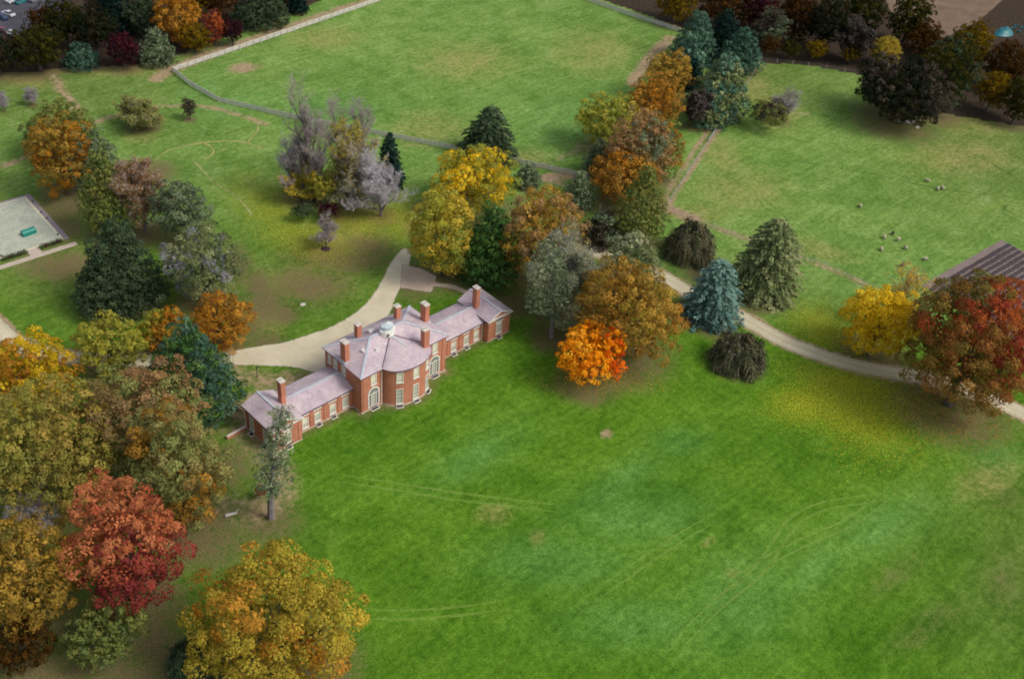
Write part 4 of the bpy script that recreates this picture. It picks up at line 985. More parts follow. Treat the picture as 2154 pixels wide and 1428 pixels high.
for c in ((e0, f0), (e1, f0), (e1, f1), (e0, f1)): strip('hip_flashing', (*c, ez), (math.copysign(RX, c[0]), HD/2, rz_), .42, 'lead', main_roof)
strip('ridge_flashing', (-RX, HD/2, rz_), (RX, HD/2, rz_), .5, 'lead', main_roof, .05)
m = MB(); m.box(e0-.05, -BA-.25, f0-.05, f0+.05, ez-.16, ez-.01); m.box(BA+.25, e1+.05, f0-.05, f0+.05, ez-.16, ez-.01); m.box(e0-.05, e0+.05, f0+.05, f1+.05, ez-.16, ez-.01); m.box(e1-.05, e1+.05, f0+.05, f1+.05, ez-.16, ez-.01); m.box(e0+.05, e1-.05, f1-.05, f1+.05, ez-.16, ez-.01); m.build('gutter', M['gutter'], main_roof)
m = MB(); m.box(-HW-.14, -BA-.1, -.14, .0, HH-.32, HH-.1); m.box(BA+.1, HW+.14, -.14, .0, HH-.32, HH-.1); m.box(-HW-.14, -HW, .0, HD+.14, HH-.32, HH-.1); m.build('cornice', M['white'], main_roof)
# bow roof: half cone running up into the front slope
ap = (0, 4.3, ez+(4.3+OV)*(rz_-ez)/(HD/2+OV)+.06); N_ = 36; V_ = [ap]; zb = ez+.02
for i in range(N_+1):
    a = math.radians(-100+200*i/N_); V_.append(((BA+OV)*math.sin(a), -(BB+OV)*math.cos(a)+0, zb))
bow_roof = roofmesh('bow_roof', V_, [(0, i+1, i+2) for i in range(N_)])
for s in (-1, 1): strip('valley_flashing', (s*(BA+OV-.05), -.2, zb+.06), (ap[0], ap[1], ap[2]+.03), .16, 'gutter', bow_roof, .05)
strip('cone_flashing', (ap[0], ap[1]-.2, ap[2]-.03), (0.9, ap[1]-3.3, ap[2]-.95), .34, 'lead', bow_roof, .06, .02)
m = MB()
for i in range(N_):
    a, b = [math.radians(-92+184*k/N_) for k in (i, i+1)]; q = []
    for zz in (zb-.15, zb-.02):
        for aa, r in ((a, 0), (b, 0), (b, .09), (a, .09)): q.append(((BA+OV-.02+r)*math.sin(aa), -(BB+OV-.02+r)*math.cos(aa), zz))
    m.add(q, [(0, 1, 2, 3), (7, 6, 5, 4), (3, 2, 6, 7), (1, 0, 4, 5)])
m.build('gutter', M['gutter'], bow_roof)
# oval lantern
m = MB(); K = 28; LR_ = []; lx, ly = -.25, 4.95
for i in range(K):
    a, b = 2*math.pi*i/K, 2*math.pi*(i+1)/K; q = []
    for zz in (10.75, 12.0):
        for aa, r in ((a, 1.0), (b, 1.0), (b, .80), (a, .80)): q.append((lx+1.55*r*math.cos(aa), ly+1.25*r*math.sin(aa), zz))
    m.add(q, [(0, 1, 5, 4), (4, 5, 6, 7), (2, 3, 7, 6)])
lan = m.build('roof_lantern', M['white'], main_roof)
m = MB(); q = [(lx, ly, 13.15)]+[(lx+1.2*math.cos(2*math.pi*i/K), ly+.95*math.sin(2*math.pi*i/K), 12.75) for i in range(K)]+[(lx+1.22*math.cos(2*math.pi*i/K), ly+.97*math.sin(2*math.pi*i/K), 11.9) for i in range(K)]; m.add(q, [(0, 1+i, 1+(i+1) % K) for i in range(K)]+[(1+i, 1+K+i, 1+K+(i+1) % K, 1+(i+1) % K) for i in range(K)]); dm = m.build('glass_dome', M['glass_sky'], lan)
m = MB()
for i in range(8):
    a = math.pi*2*i/8; m.tube((lx, ly, 13.18), (lx+1.22*math.cos(a), ly+.97*math.sin(a), 12.77), .05, .05, 4); m.tube((lx+1.24*math.cos(a), ly+.99*math.sin(a), 12.77), (lx+1.25*math.cos(a), ly+1.0*math.sin(a), 11.95), .06, .06, 4)
m.build('dome_ribs', M['white'], lan)
m = MB(); m.box(lx-.9, lx-.5, ly-1.32, ly-1.2, 11.15, 11.55); m.build('vent', M['dark'], lan)
m = MB(); m.obox((-2.0, 7.6, 10.6), nrm(np.array([1., 0, 0])), nrm(np.array([0, 1, -.45])), nrm(np.array([0, .45, 1])), .55, .5, .25); m.build('roof_hatch', M['hatch'], main_roof)
for x_, y_, sx, sy in ((-4.05, 3.05, .42, .28), (-6.3, 4.1, .32, .42)):
    zt = ez+min((y_+OV)*(rz_-ez)/(HD/2+OV), (x_-e0)*(rz_-ez)/(RX*-1-e0)); m = MB(); m.box(x_-sx, x_+sx, y_-sy, y_+sy, zt-.2, zt+.28); m.build('skylight', M['hatch'], main_roof)
# wings and end pavilions
WY0, WY1, WHt, WR, WE = 2.69, 9.9, 4.46, 5.75, 21.93; PWd, PY0, PY1, PE, PRz = 5.8, 1.24, 9.81, 5.2, 6.65
WX_ = (11.5, 14.28, 17.55, 20.17); wins = (.75, 2.95)
for s in (-1, 1):
    fW, LW = line(s*HW if s > 0 else -WE, WY0, WE if s > 0 else -HW, WY0); off = lambda x: abs(x-fW(0)[0])
    hs = [(off(s*x)-.62, off(s*x)+.62, *wins) for x in WX_]
    wall('wing_wall', fW, 0, LW, 0, WHt, hs, M['brick'], house)
    fWk, LWk = line(WE if s > 0 else -HW, WY1, s*HW if s > 0 else -WE, WY1); wall('wing_rear_wall', fWk, 0, LWk, 0, WHt, [], M['brick'], house)
    for i, h in enumerate(hs):
        c = (h[0]+h[1])/2; window(fW, c, 1.24, *wins, pane='glass_pale', bars=(2, 4), blind=(.0, .45, .3, .6)[i])
        lintel(fW, c, 1.75, 3.50, 3.78); lintel(fW, c, 1.45, 3.80, 4.12, 'dark', 'louvre', .03)
        if i in (1, 2) : area_well(fW, c, .9)
    for x in (12.9, 15.9, 18.85):
        m = MB(); m.box(s*x-.3, s*x+.3, WY0-.09, WY0+.02, .2, WHt-.12); m.build('pilaster', M['brick'], house)
    xa, xb = (HW-.15, WE-.06) if s > 0 else (-WE+.06, -HW+.15); m = MB(); m.box(xa, xb, WY0-.055, WY0+.03, 0, .18); m.build('wing_plinth', M['stone'], house)
    x0, x1 = (HW-.1, WE+1.6); X0, X1 = sorted((s*x0, s*x1)); yr = (WY0+WY1)/2; we = WHt+.03
    xe = s*(WE+.02)
    wr = roofmesh('wing_roof', [(X0, WY0-OV, we), (X1, WY0-OV, we), (X1, yr, WR), (X0, yr, WR), (X0, WY1+OV, we), (X1, WY1+OV, we)] if False else
                  [(s*x0, WY0-OV, we), (xe, WY0-OV, we), (s*x1, yr, WR), (s*x0, yr, WR), (s*x0, WY1+OV, we), (xe, WY1+OV, we)],
                  [(0, 1, 2, 3), (3, 2, 5, 4)] if s > 0 else [(3, 2, 1, 0), (4, 5, 2, 3)])
    strip('ridge_flashing', (s*(x0+.3), yr, WR), (s*(x1-.9), yr, WR), .45, 'lead', wr)
    m = MB(); a_, b_ = sorted((s*(HW+.05), s*(WE-.05))); m.box(a_, b_, WY0-OV-.06, WY0-OV+.05, we-.17, we-.015); m.box(a_, b_, WY1+OV-.05, WY1+OV+.06, we-.17, we-.015); m.build('gutter', M['gutter'], wr)
    # pavilion
    A, B = sorted((s*WE, s*(WE+PWd))); cx_ = (A+B)/2
    fP, LP = line(A, PY0, B, PY0); hp = [(PWd/2-.7, PWd/2+.7, 1.0, 3.75)]
    wall('pavilion_wall', fP, 0, LP, 0, PE, hp, M['brick'], house); window(fP, PWd/2, 1.4, 1.0, 3.75, bars=(2, 4), blind=.25); lintel(fP, PWd/2, 2.0, 3.95, 4.2); lintel(fP, PWd/2, 1.7, 4.22, 4.55, 'dark', 'louvre', .03); area_well(fP, PWd/2, .9)
    for c in (.38, PWd-.38):
        m = MB(); m.box(A+c-.3, A+c+.3, PY0-.09, PY0+.02, .2, PE-.2); m.build('pilaster', M['brick'], house)
    fo, Lo = line(A, PY1, A, PY0) if s < 0 else line(B, PY0, B, PY1); yy = lambda v: (PY1-v) if s < 0 else (v-PY0)
    ho = [(yy(v)-.6, yy(v)+.6, .9, 3.5) for v in (7.75, 3.6)]; ho = [(min(a, b), max(a, b), c, d) for a, b, c, d in ho]
    wall('pavilion_wall', fo, 0, Lo, 0, PE, ho, M['brick'], house)
    for h in ho: window(fo, (h[0]+h[1])/2, 1.2, h[2], h[3], bars=(2, 4)); lintel(fo, (h[0]+h[1])/2, 1.5, 3.7, 3.95); area_well(fo, (h[0]+h[1])/2, .9)
    fi, Li = line(B, PY0, B, PY1) if s < 0 else line(A, PY1, A, PY0); wall('pavilion_wall', fi, 0, Li, 0, PE, [], M['brick'], house)
    fk, Lk = line(B, PY1, A, PY1); wall('pavilion_wall', fk, 0, Lk, 0, PE, [], M['brick'], house)
    m = MB(); m.add([(A, PY0, PE), (B, PY0, PE), (cx_, PY0, PRz-.12)], [(0, 1, 2)]); m.add([(B, PY1, PE), (A, PY1, PE), (cx_, PY1, PRz-.12)], [(0, 1, 2)]); m.build('pediment', M['brick'], house)
    o = OV; pr = roofmesh('pavilion_roof', [(A-o, PY0-o, PE), (cx_, PY0-o, PRz), (cx_, PY1+o, PRz), (A-o, PY1+o, PE), (B+o, PY0-o, PE), (B+o, PY1+o, PE)], [(0, 1, 2, 3), (1, 4, 5, 2)])
    strip('ridge_flashing', (cx_, PY0-o+.05, PRz), (cx_, PY1+o-.05, PRz), .35, 'lead', pr)
    m = MB(); m.box(A-o, B+o, PY0-o+.05, PY0-.003, PE-.24, PE-.05)
    for q in (-1, 1):
        p0, p1 = np.array([cx_+q*(PWd/2+o), PY0-o-.0, PE-.05]), np.array([cx_, PY0-o, PRz-.05]); d_ = nrm(p1-p0); m.obox((p0+p1)/2, d_, (0, 1, 0), np.cross(d_, (0, 1, 0)), np.linalg.norm(p1-p0)/2, .05, .09)
    m.build('cornice', M['white'], pr)
    m = MB()
    for q in (A-o, B+o): m.box(q-.05, q+.05, PY0-o+.06, PY1+o, PE-.2, PE-.02)
    m.build('gutter', M['gutter'], pr)
    m = MB(); m.tube((s*(WE-.35), WY0-.12, .05), (s*(WE-.35), WY0-.12, WHt-.2), .075, .075, 8); m.build('downpipe', M['white'], house)
    m = MB(); m.box(A-.055, B+.055, PY0-.055, PY0+.03, 0, .18); q = A if s < 0 else B; m.box(q-.055, q+.03 if s < 0 else q+.055, PY0+.03, PY1, 0, .18); m.build('pavilion_plinth', M['stone'], house)
m = MB(); m.tube((-WE-PWd-.12, PY1-.15, .05), (-WE-PWd-.12, PY1-.15, PE-.2), .075, .075, 8); m.build('downpipe', M['white'], house)
def chimney(x, y, z0, z1, hx=.62, hy=.42, lb=None):
    m = MB(); m.box(x-hx, x+hx, y-hy, y+hy, z0, z1-.45); m.box(x-hx-.05, x+hx+.05, y-hy-.05, y+hy+.05, z1-.45, z1-.12); c = m.build('chimney', M['brick'], house)
    m = MB(); m.box(x-hx-.1, x+hx+.1, y-hy-.1, y+hy+.1, z1-.12, z1); m.build('cap', M['stone'], c)
    m = MB(); m.box(x-hx-.25, x+hx+.25, y-hy-.25, y+hy+.25, z0+.9, z0+1.0) if False else None
    for q in (-1, 1):
        p = MB(); p.tube((x+q*hx*.45, y, z1-.01), (x+q*hx*.45, y, z1+.28), .16, .13, 8); p.build('pot', M['stone'], c)
    return c
chimney(-9.35, 5.4, 8.3, 13.1, .48, .72); chimney(9.1, 5.4, 8.3, 13.0, .48, .72)
chimney(-4.3, 8.25, 9.2, 12.9, .5, .5); chimney(4.75, 8.25, 9.2, 12.8, .5, .5); chimney(4.35, -.35, 8.2, 12.9, .62, .55)
chimney(-22.4, 6.1, 5.0, 10.6, .45, .6); chimney(22.7, 6.0, 5.0, 10.4, .45, .6)
for x_, y_ in ((-9.35, 5.4), (9.1, 5.4), (-4.3, 8.25), (4.75, 8.25)):
    k = (rz_-ez)/(HD/2+OV); z_ = ez+min((y_+OV)*k, (f1-y_)*k, (abs(e0)-abs(x_))*(rz_-ez)/(abs(e0)-RX)); m = MB(); m.box(x_-.72, x_+.72, y_-.9, y_+.9, z_-.4, z_+.06) if abs(x_) > 8 else m.box(x_-.75, x_+.75, y_-.7, y_+.7, z_-.3, z_+.06); m.build('chimney_flashing', M['lead'], main_roof)

# ------------------------------------------------------------------ fences
M['fence'] = simple('weathered_fence_wood', (.54, .51, .46), .85, .14, 1.2, .15)
M['steel'] = simple('galvanised_steel', (.26, .27, .29), .5, .15, 2, .4)
def shared(mb, name, mat): return pmesh(name, mb.V, mb.F, mat)
mb = MB(); mb.box(-.09, .09, -.09, .09, 0, 1.55); POST = shared(mb, 'post', M['fence'])
mb = MB(); mb.box(-.5, .5, -.03, .03, -.17, .17); RAIL = shared(mb, 'rail', M['fence'])
def rail_fence(pts, label, step=2.45):
    root = empty('rail_fence', (*pts[0], 0)); tag(root, label, 'fence'); o0 = np.array(pts[0])
    P = []
    for a, b in zip(pts[:-1], pts[1:]):
        a, b = np.array(a), np.array(b); n = max(1, round(np.linalg.norm(b-a)/step)); P += [a+(b-a)*i/n for i in range(n)]
    P.append(np.array(pts[-1])); r = random.Random(5)
    for i, p in enumerate(P):
        o = link('post', POST, root); o.location = (*(p-o0), r.uniform(-.06, .03)); o.rotation_euler[2] = r.uniform(0, .3)
        if i+1 < len(P):
            q = P[i+1]; d = q-p; L = np.linalg.norm(d)
            for z in (.42, .88, 1.33):
                k = link('rail', RAIL, root); k.location = (*((p+q)/2-o0+np.array([-d[1], d[0]])/L*-.12), z+r.uniform(-.025, .025)); k.scale = (L*1.0, 1, 1); k.rotation_euler = (0, r.uniform(-.01, .01), math.atan2(d[1], d[0]))
rail_fence(gpts([(868,-19),(810,0),(620,66),(365,152),(400,180),(460,215),(600,247),(790,284),(970,319),(1100,347),(1218,372)]), 'grey post and rail fence round the near and left sides of the paddock')
rail_fence(gpts([(1190,-14),(1225,-1),(1330,36),(1430,69)]), 'grey post and rail fence at the far right corner of the paddock')
mb = MB(); mb.tube((0, 0, 0), (0, 0, 1.35), .06, .05, 6); WPOST = shared(mb, 'post', M['fence'])
def wire_fence(pts, label, step=3.4, wires=(.3, .6, .9, 1.2), thick=.016):
    root = empty('wire_fence', (*pts[0], 0)); tag(root, label, 'fence', 'wire fences of the sheep field'); o0 = np.array(pts[0]); P = []
    for a, b in zip(pts[:-1], pts[1:]):
        a, b = np.array(a), np.array(b); n = max(1, round(np.linalg.norm(b-a)/step)); P += [a+(b-a)*i/n for i in range(n)]
    P.append(np.array(pts[-1])); r = random.Random(8)
    for p in P: o = link('post', WPOST, root); o.location = (*(p-o0), r.uniform(-.1, 0)); o.rotation_euler = (r.uniform(-.04, .04), r.uniform(-.04, .04), 0)
    for z in wires:
        m = MB()
        for p, q in zip(P[:-1], P[1:]): m.tube((*(p-o0), z), (*(q-o0), z), thick, thick, 4, False)
        m.build('wire', M['steel'], root)
wire_fence(gpts([(1602,128),(1572,178),(1540,228),(1506,276)]), 'wire fence between track pines and sheep field', 3.0, (.25, .5, .75, 1.0, 1.25), .014)
wire_fence(gpts([(1490,300),(1460,345),(1430,392),(1398,440)]), 'wire fence beside the farm track below the gate', 3.0, (.25, .5, .75, 1.0, 1.25), .014)
wire_fence(gpts([(1398,440),(1470,468),(1560,502),(1650,534),(1735,560),(1815,598),(1880,628)]), 'wire fence along the garden edge of the sheep field')
wire_fence(gpts([(1602,128),(1700,140),(1815,158)]), 'wire fence below the dark bank at the far side of the field', 5.0, (.6, 1.1), .012)
a, b = np.array(gpts([(1506,276)])[0]), np.array(gpts([(1490,300)])[0]); d = b-a; L = np.linalg.norm(d); gt = empty('field_gate', (*a, 0), math.atan2(d[1], d[0])); tag(gt, 'pale metal gate in the wire fence by the farm track', 'gate')
for x_ in (.08, L-.08): m = MB(); m.tube((x_, 0, 0), (x_, 0, 1.5), .09, .09, 8); m.build('gate_post', M['steel'], gt)
for z_ in (.25, .5, .75, 1.0, 1.25): m = MB(); m.tube((.15, 0, z_), (L-.15, 0, z_), .04, .04, 6); m.build('bar', M['steel'], gt)
m = MB(); m.tube((.15, .03, .25), (L-.15, .03, 1.25), .035, .035, 6); m.build('brace', M['steel'], gt)

# ------------------------------------------------------------------ sheep
M['wool'] = simple('wool', (.48, .42, .32), .95, .2, 6, .05, .8); M['wool_dark'] = simple('dark_wool', (.07, .055, .05), .95, .25, 6, .05, .8); M['face'] = simple('sheep_face', (.10, .085, .08), .8, .2, 5, .1)
def make_sheep_mesh(name, headdown):
    bm = bmesh.new(); hz = .28 if headdown else .86; hy = .80
    J = {'pel': (0, -.38, .62, .24), 'mid': (0, 0, .60, .29), 'che': (0, .34, .64, .25), 'nk': (0, .54, .66 if headdown else .78, .13), 'hd': (0, .66, hz+.14 if headdown else hz+.04, .10), 'mz': (0, hy, hz, .06), 'tl': (0, -.60, .58, .06)}
    E_ = [('pel', 'mid'), ('mid', 'che'), ('che', 'nk'), ('nk', 'hd'), ('hd', 'mz'), ('pel', 'tl')]
    for s, q in ((-1, 'l'), (1, 'r')):
        J['fs'+q] = (s*.13, .34, .40, .085); J['fk'+q] = (s*.13, .36, .21, .05); J['ff'+q] = (s*.13, .35, .03, .045); E_ += [('che', 'fs'+q), ('fs'+q, 'fk'+q), ('fk'+q, 'ff'+q)]
        J['hs'+q] = (s*.14, -.34, .40, .10); J['hk'+q] = (s*.14, -.46, .22, .05); J['hf'+q] = (s*.14, -.43, .03, .045); E_ += [('pel', 'hs'+q), ('hs'+q, 'hk'+q), ('hk'+q, 'hf'+q)]
        J['er'+q] = (s*.16, .60, (hz+.20 if headdown else hz+.10), .028); E_.append(('hd', 'er'+q))
    ks = list(J); V_ = [J[k][:3] for k in ks]; me_ = bpy.data.meshes.new('tmp'); me_.from_pydata(V_, [(ks.index(a), ks.index(b)) for a, b in E_], []); me_.update(); bm.free()
    o = bpy.data.objects.new('tmp', me_); COL.objects.link(o); md = o.modifiers.new('skin', 'SKIN'); sub = o.modifiers.new('sub', 'SUBSURF'); sub.levels = 2; sub.render_levels = 2
    for i, k in enumerate(ks): me_.skin_vertices[0].data[i].radius = (J[k][3],)*2
    me_.skin_vertices[0].data[ks.index('mid')].use_root = True
    dg = bpy.context.evaluated_depsgraph_get(); r = bpy.data.meshes.new_from_object(o.evaluated_get(dg)); bpy.data.objects.remove(o); r.name = name
    for v in r.vertices:
        if v.co.z > .34 and v.co.y < .56: v.co += v.normal*.05*math.sin(v.co.x*31)*math.sin(v.co.y*27+1)*math.sin(v.co.z*29)
    return r
def sheep_variant(base, wool):
    r = base.copy(); r.materials.clear(); r.materials.append(M[wool]); r.materials.append(M['face'])
    for p in r.polygons:
        c = p.center; p.use_smooth = True; p.material_index = 1 if (c.z < .3 or c.y > .58) else 0
    return r
_sd, _su = make_sheep_mesh('sheep_grazing', True), make_sheep_mesh('sheep_standing', False)
SH = {('g', 'w'): sheep_variant(_sd, 'wool'), ('s', 'w'): sheep_variant(_su, 'wool'), ('g', 'd'): sheep_variant(_sd, 'wool_dark'), ('s', 'd'): sheep_variant(_su, 'wool_dark')}
for u_, v_, kd, ang, lb in [(1950,383,'gw',20,'cream sheep farthest up the field above the touching pair'), (1972,400,'gw',-60,'left sheep of the pair standing close together'), (1982,399,'sw',-30,'right sheep of the pair standing close together'),
        (1809,436,'gw',-50,'cream sheep grazing alone at the left of the flock'), (1859,502,'gw',-40,'cream sheep just left of the dark sheep'), (1877,494,'gd',-60,'dark brown sheep among the cream ones'),
        (1889,507,'sw',100,'cream sheep just below the dark sheep'), (1904,524,'gw',-30,'cream sheep lower right of the dark sheep'), (1853,527,'gw',-45,'lowest cream sheep on the left of the flock'),
        (1946,548,'gw',60,'cream sheep by itself left of the planted rows'), (1931,593,'gw',-20,'cream sheep nearest the yellow and red trees'), (1896,561,'sd',80,'dark grey sheep above the bright yellow tree')]:
    o = link('sheep', SH[(kd[0], kd[1])]); p = G(u_, v_); o.location = (p[0], p[1], 0); o.rotation_euler[2] = math.radians(ang); o.scale = (1.05,)*3; tag(o, lb, 'sheep', 'flock of sheep in the field')

# ------------------------------------------------------------------ terrace at the left border, hedge shrubs, cover
def paver_mat():
    m, n, out = newmat('terrace_pavers'); P = objco(n); br = n.nodes.new('ShaderNodeTexBrick'); n.links.new(P, br.inputs['Vector']); br.inputs['Scale'].default_value = 1.0
    br.inputs['Brick Width'].default_value = .6; br.inputs['Row Height'].default_value = .6; br.inputs['Mortar Size'].default_value = .035; br.offset = .5
    br.inputs['Color1'].default_value = lin('b6b6a6')+(1,); br.inputs['Color2'].default_value = lin('a6aa9c')+(1,); br.inputs['Mortar'].default_value = lin('84867c')+(1,)
    c = mixc(n, 1.0, br.outputs[0], ramp(n, noise(n, .35, 5, .6, P), [(.3, (.85, .9, .9)), (.7, (1.12, 1.1, 1.05))]), 'MULTIPLY'); princ(n, out, c, .85, .15); return m
M['paver'] = paver_mat(); M['paver_edge'] = simple('terrace_border', lin('c8c2a6'), .85, .1, 1.2, .15); M['walk'] = simple('concrete_walk', lin('b4a698'), .9, .1, .8, .1)
M['teal_cover'] = simple('teal_cover', lin('1f7f72'), .45, .15, 1.2, .35); M['rubble'] = simple('edging_gravel', lin('8a7f84'), .95, .2, 2.5, .1)
TA, TB, TC = [np.array(p) for p in gpts([(64,412), (134,504), (0,546)])]; uu = nrm(TC-TB); vv = nrm(TA-TB); vv = nrm(vv-uu*(uu@vv)); ln_v = np.linalg.norm(TA-TB); ang = math.atan2(uu[1], uu[0])
ter = empty('terrace', (*TB, 0), ang); ter['kind'] = 'structure'; sgn = 1 if (uu[0]*vv[1]-uu[1]*vv[0]) > 0 else -1
def tbox(name, a0, a1, b0, b1, z0, z1, mat): m = MB(); y0, y1 = sorted((b0*sgn, b1*sgn)); m.box(a0, a1, y0, y1, z0, z1); return m.build(name, M[mat], ter)
tbox('pavers', .45, 26, .45, ln_v-.25, 0, .16, 'paver'); tbox('border_course', 0, 26, 0, .45, 0, .165, 'paver_edge'); tbox('border_course', 0, .45, .45, ln_v, 0, .165, 'paver_edge'); tbox('border_course', .45, 26, ln_v-.25, ln_v, 0, .165, 'paver_edge')
tbox('edging', -1.15, -.004, -.2, ln_v+.9, 0, .03, 'rubble'); tbox('edging', -.004, 26, ln_v+.004, ln_v+.9, 0, .03, 'rubble')
tbox('walk', -1.6, 26, -3.5, -2.1, 0, .05, 'walk'); tbox('walk_step', 5.4, 7.9, -2.1, -.004, 0, .07, 'walk')
def tw(a, b): return TB+uu*a+vv*b
M['lampblack'] = simple('black_metal', (.025, .025, .03), .4, .2, 4, .4)
for k, (u_, v_) in enumerate([(69, 425), (87, 448), (99, 461), (122, 495), (3, 540)]):
    p = G(u_, v_, .16); r = empty('terrace_light', (p[0], p[1], .16)); tag(r, ['black bollard light at the upper corner of the terrace', 'upper of two middle bollard lights on the terrace edge', 'lower of two middle bollard lights on the terrace edge', 'black bollard light at the right corner of the terrace', 'black bollard light at the left border of the terrace'][k], 'lamp', 'bollard lights round the terrace')
    m = MB(); m.tube((0, 0, 0), (0, 0, .42), .13, .11, 8); m.build('stem', M['lampblack'], r); m = MB(); m.tube((0, 0, .42), (0, 0, .52), .19, .10, 8); m.build('cap', M['lampblack'], r)
p = G(61, 492, .16); cv = empty('covered_box', (p[0], p[1], .165), ang+math.radians(6)); tag(cv, 'teal fabric cover over a box on the paved terrace', 'cover')
m = MB(); pf = [(-.72, 0), (.72, 0), (.70, .85), (.42, 1.2), (-.42, 1.2), (-.70, .85)]; hx = 1.45; n_ = len(pf)
V_ = [(x_, y_, z_) for x_, k in ((-hx, .96), (-hx*.35, .97), (-hx*.1, .92), (hx*.5, 1.0), (hx, .95)) for y_, z_ in [(a*k, b*k) for a, b in pf]]
F_ = [(i*n_+j, i*n_+(j+1) % n_, (i+1)*n_+(j+1) % n_, (i+1)*n_+j) for i in range(4) for j in range(n_)]+[tuple(range(n_)), tuple(range(5*n_-1, 4*n_-1, -1))]; m.add(V_, F_); m.build('cover', M['teal_cover'], cv)
m = MB()
for x_ in (-.9, .9): m.box(x_-.03, x_+.03, -.735, .735, .30, .36)
m.build('strap', M['lampblack'], cv)
def mound(label, x, y, r, h, pal, group, seed, cat='shrub'):
    rng = np.random.default_rng(seed); d = fib(7, rng); d = d[d[:, 2] > -.2]; lc = np.array([0, 0, h*.45])+d*np.array([r*.5, r*.5, h*.32]); lr = np.full(len(lc), r*.5)
    P, N, L, ci, lob = crown(lc, lr, max(.16, r*.28), max(.10, r*.16), rng); t = dict(name='shrub', kind='B', cat=cat, label=label, group=group, x=x, y=y)
    finish(t, cards(P, N, L, L*.7, rng), colours(pal, None, 0, lob, ci, rng), [[0, 0, 0, 0, 0, h*.5, .05, .03]])
ORD = ['first', 'second', 'third', 'fourth', 'fifth', 'sixth']
for k in range(6):
    p = tw(.9+k*.8, -.95); mound('dark hedge shrub right of the terrace step, %s from the corner' % ORD[k], *p, .62, 1.15, 'maroon' if k % 3 == 1 else 'dkgreen', 'hedge shrubs before the terrace', 300+k)
    p = tw(8.5+k*.85, -.95); mound('dark hedge shrub left of the terrace step, %s from the step' % ORD[k], *p, .62, 1.15, 'dkgreen' if k % 2 else 'purple', 'hedge shrubs before the terrace', 320+k)

# ------------------------------------------------------------------ planted rows at the right border
M['bedsoil'] = gravel('bed_soil', lin('463f42'), lin('544b4e'), lin('383135')); M['furrow'] = gravel('furrow_soil', lin('786a66'), lin('8a7c76'), lin('645a56'))
Q0, Q1, Q2 = [np.array(p) for p in gpts([(2122,515), (1988,592), (2240,562)])]; du = nrm(Q1-Q0); dv = np.array([-du[1], du[0]]); dv = dv if dv@(Q2-Q0) > 0 else -dv
pl = empty('planted_plot', (*Q0, 0), math.atan2(du[1], du[0])); pl['kind'] = 'structure'; sg = 1 if du[0]*dv[1]-du[1]*dv[0] > 0 else -1; LQ = np.linalg.norm(Q1-Q0)+6
m = MB(); m.add([(-.5, -2.2*sg, .012), (LQ, -2.2*sg, .012), (LQ, 34*sg, .012), (-.5, 34*sg, .012)], [(0, 1, 2, 3) if sg > 0 else (3, 2, 1, 0)]); m.build('furrow_soil', M['furrow'], pl)
m = MB(); N_ = 60; rr = random.Random(4); V_ = []
for i in range(N_+1):
    x_ = LQ*i/N_
    for y_, z_ in ((-.52, .0), (-.40, .16), (0, .24), (.40, .16), (.52, .0)): V_.append((x_, y_+rr.uniform(-.16, .16), .006+z_+rr.uniform(-.05, .05)*(z_ > 0)))
m.add(V_, [(i*5+j, (i+1)*5+j, (i+1)*5+j+1, i*5+j+1) for i in range(N_) for j in range(4)]); ROW = shared(m, 'planting_row', M['bedsoil'])
for k in range(22): o = link('planting_row', ROW, pl); o.location = (rr.uniform(-.3, .3), (.1+k*1.52)*sg, 0); o.scale[1] = rr.uniform(.92, 1.08)

# ------------------------------------------------------------------ parked cars, tarpaulin, small things
M['tyre'] = simple('tyre_rubber', (.02, .02, .02), .8, .2, 6, .2); M['carglass'] = glass_mat('car_glass', (.04, .05, .06), .08)
def car(label, u_, v_, rz, col):
    p = G(u_, v_); r = empty('parked_car', (p[0], p[1], .012), rz); tag(r, label, 'car', 'cars parked beyond the left wood'); pm = simple('car_paint', col, .3, .05, 1, .5)
    def loft(secs, name, mat, par):
        m = MB(); n = 8; V_ = []
        for x, w_, z0, z1 in secs:
            b = .10
            V_ += [(x, -w_, z0), (x, w_, z0), (x, w_, z1-b), (x, w_-b, z1), (x, 0, z1+.02), (x, -w_+b, z1), (x, -w_, z1-b), (x, -w_, (z0+z1)/2)]
        F_ = [(i*n+j, i*n+(j+1) % n, (i+1)*n+(j+1) % n, (i+1)*n+j) for i in range(len(secs)-1) for j in range(n)]+[tuple(range(n-1, -1, -1)), tuple(range((len(secs)-1)*n, len(secs)*n))]
        m.add(V_, F_); return m.build(name, mat, par, False)
    body = loft([(-2.2, .78, .35, .80), (-2.0, .88, .25, .95), (-.9, .90, .22, .98), (.9, .90, .22, .96), (1.9, .86, .25, .82), (2.2, .74, .35, .65)], 'body', pm, r)
    loft([(-1.75, .70, .9, 1.0), (-1.1, .72, .9, 1.42), (.2, .72, .9, 1.44), (1.15, .72, .9, .98)], 'cabin_glass', M['carglass'], r)
    loft([(-1.0, .62, 1.40, 1.47), (.15, .62, 1.40, 1.49)], 'roof_panel', pm, r)
    for x in (-1.35, 1.35):
        for s in (-1, 1): m = MB(); m.tube((x, s*.72, .32), (x, s*.92, .32), .32, .32, 14); w_ = m.build('wheel', M['tyre'], r); m = MB(); m.tube((x, s*.921, .32), (x, s*.935, .32), .19, .19, 10); m.build('rim', M['steel'], w_)
    for s in (-1, 1): m = MB(); m.box(2.08, 2.22, s*.58-.14, s*.58+.14, .55, .66); m.build('headlight', M['white'], r)
th = math.radians(20)
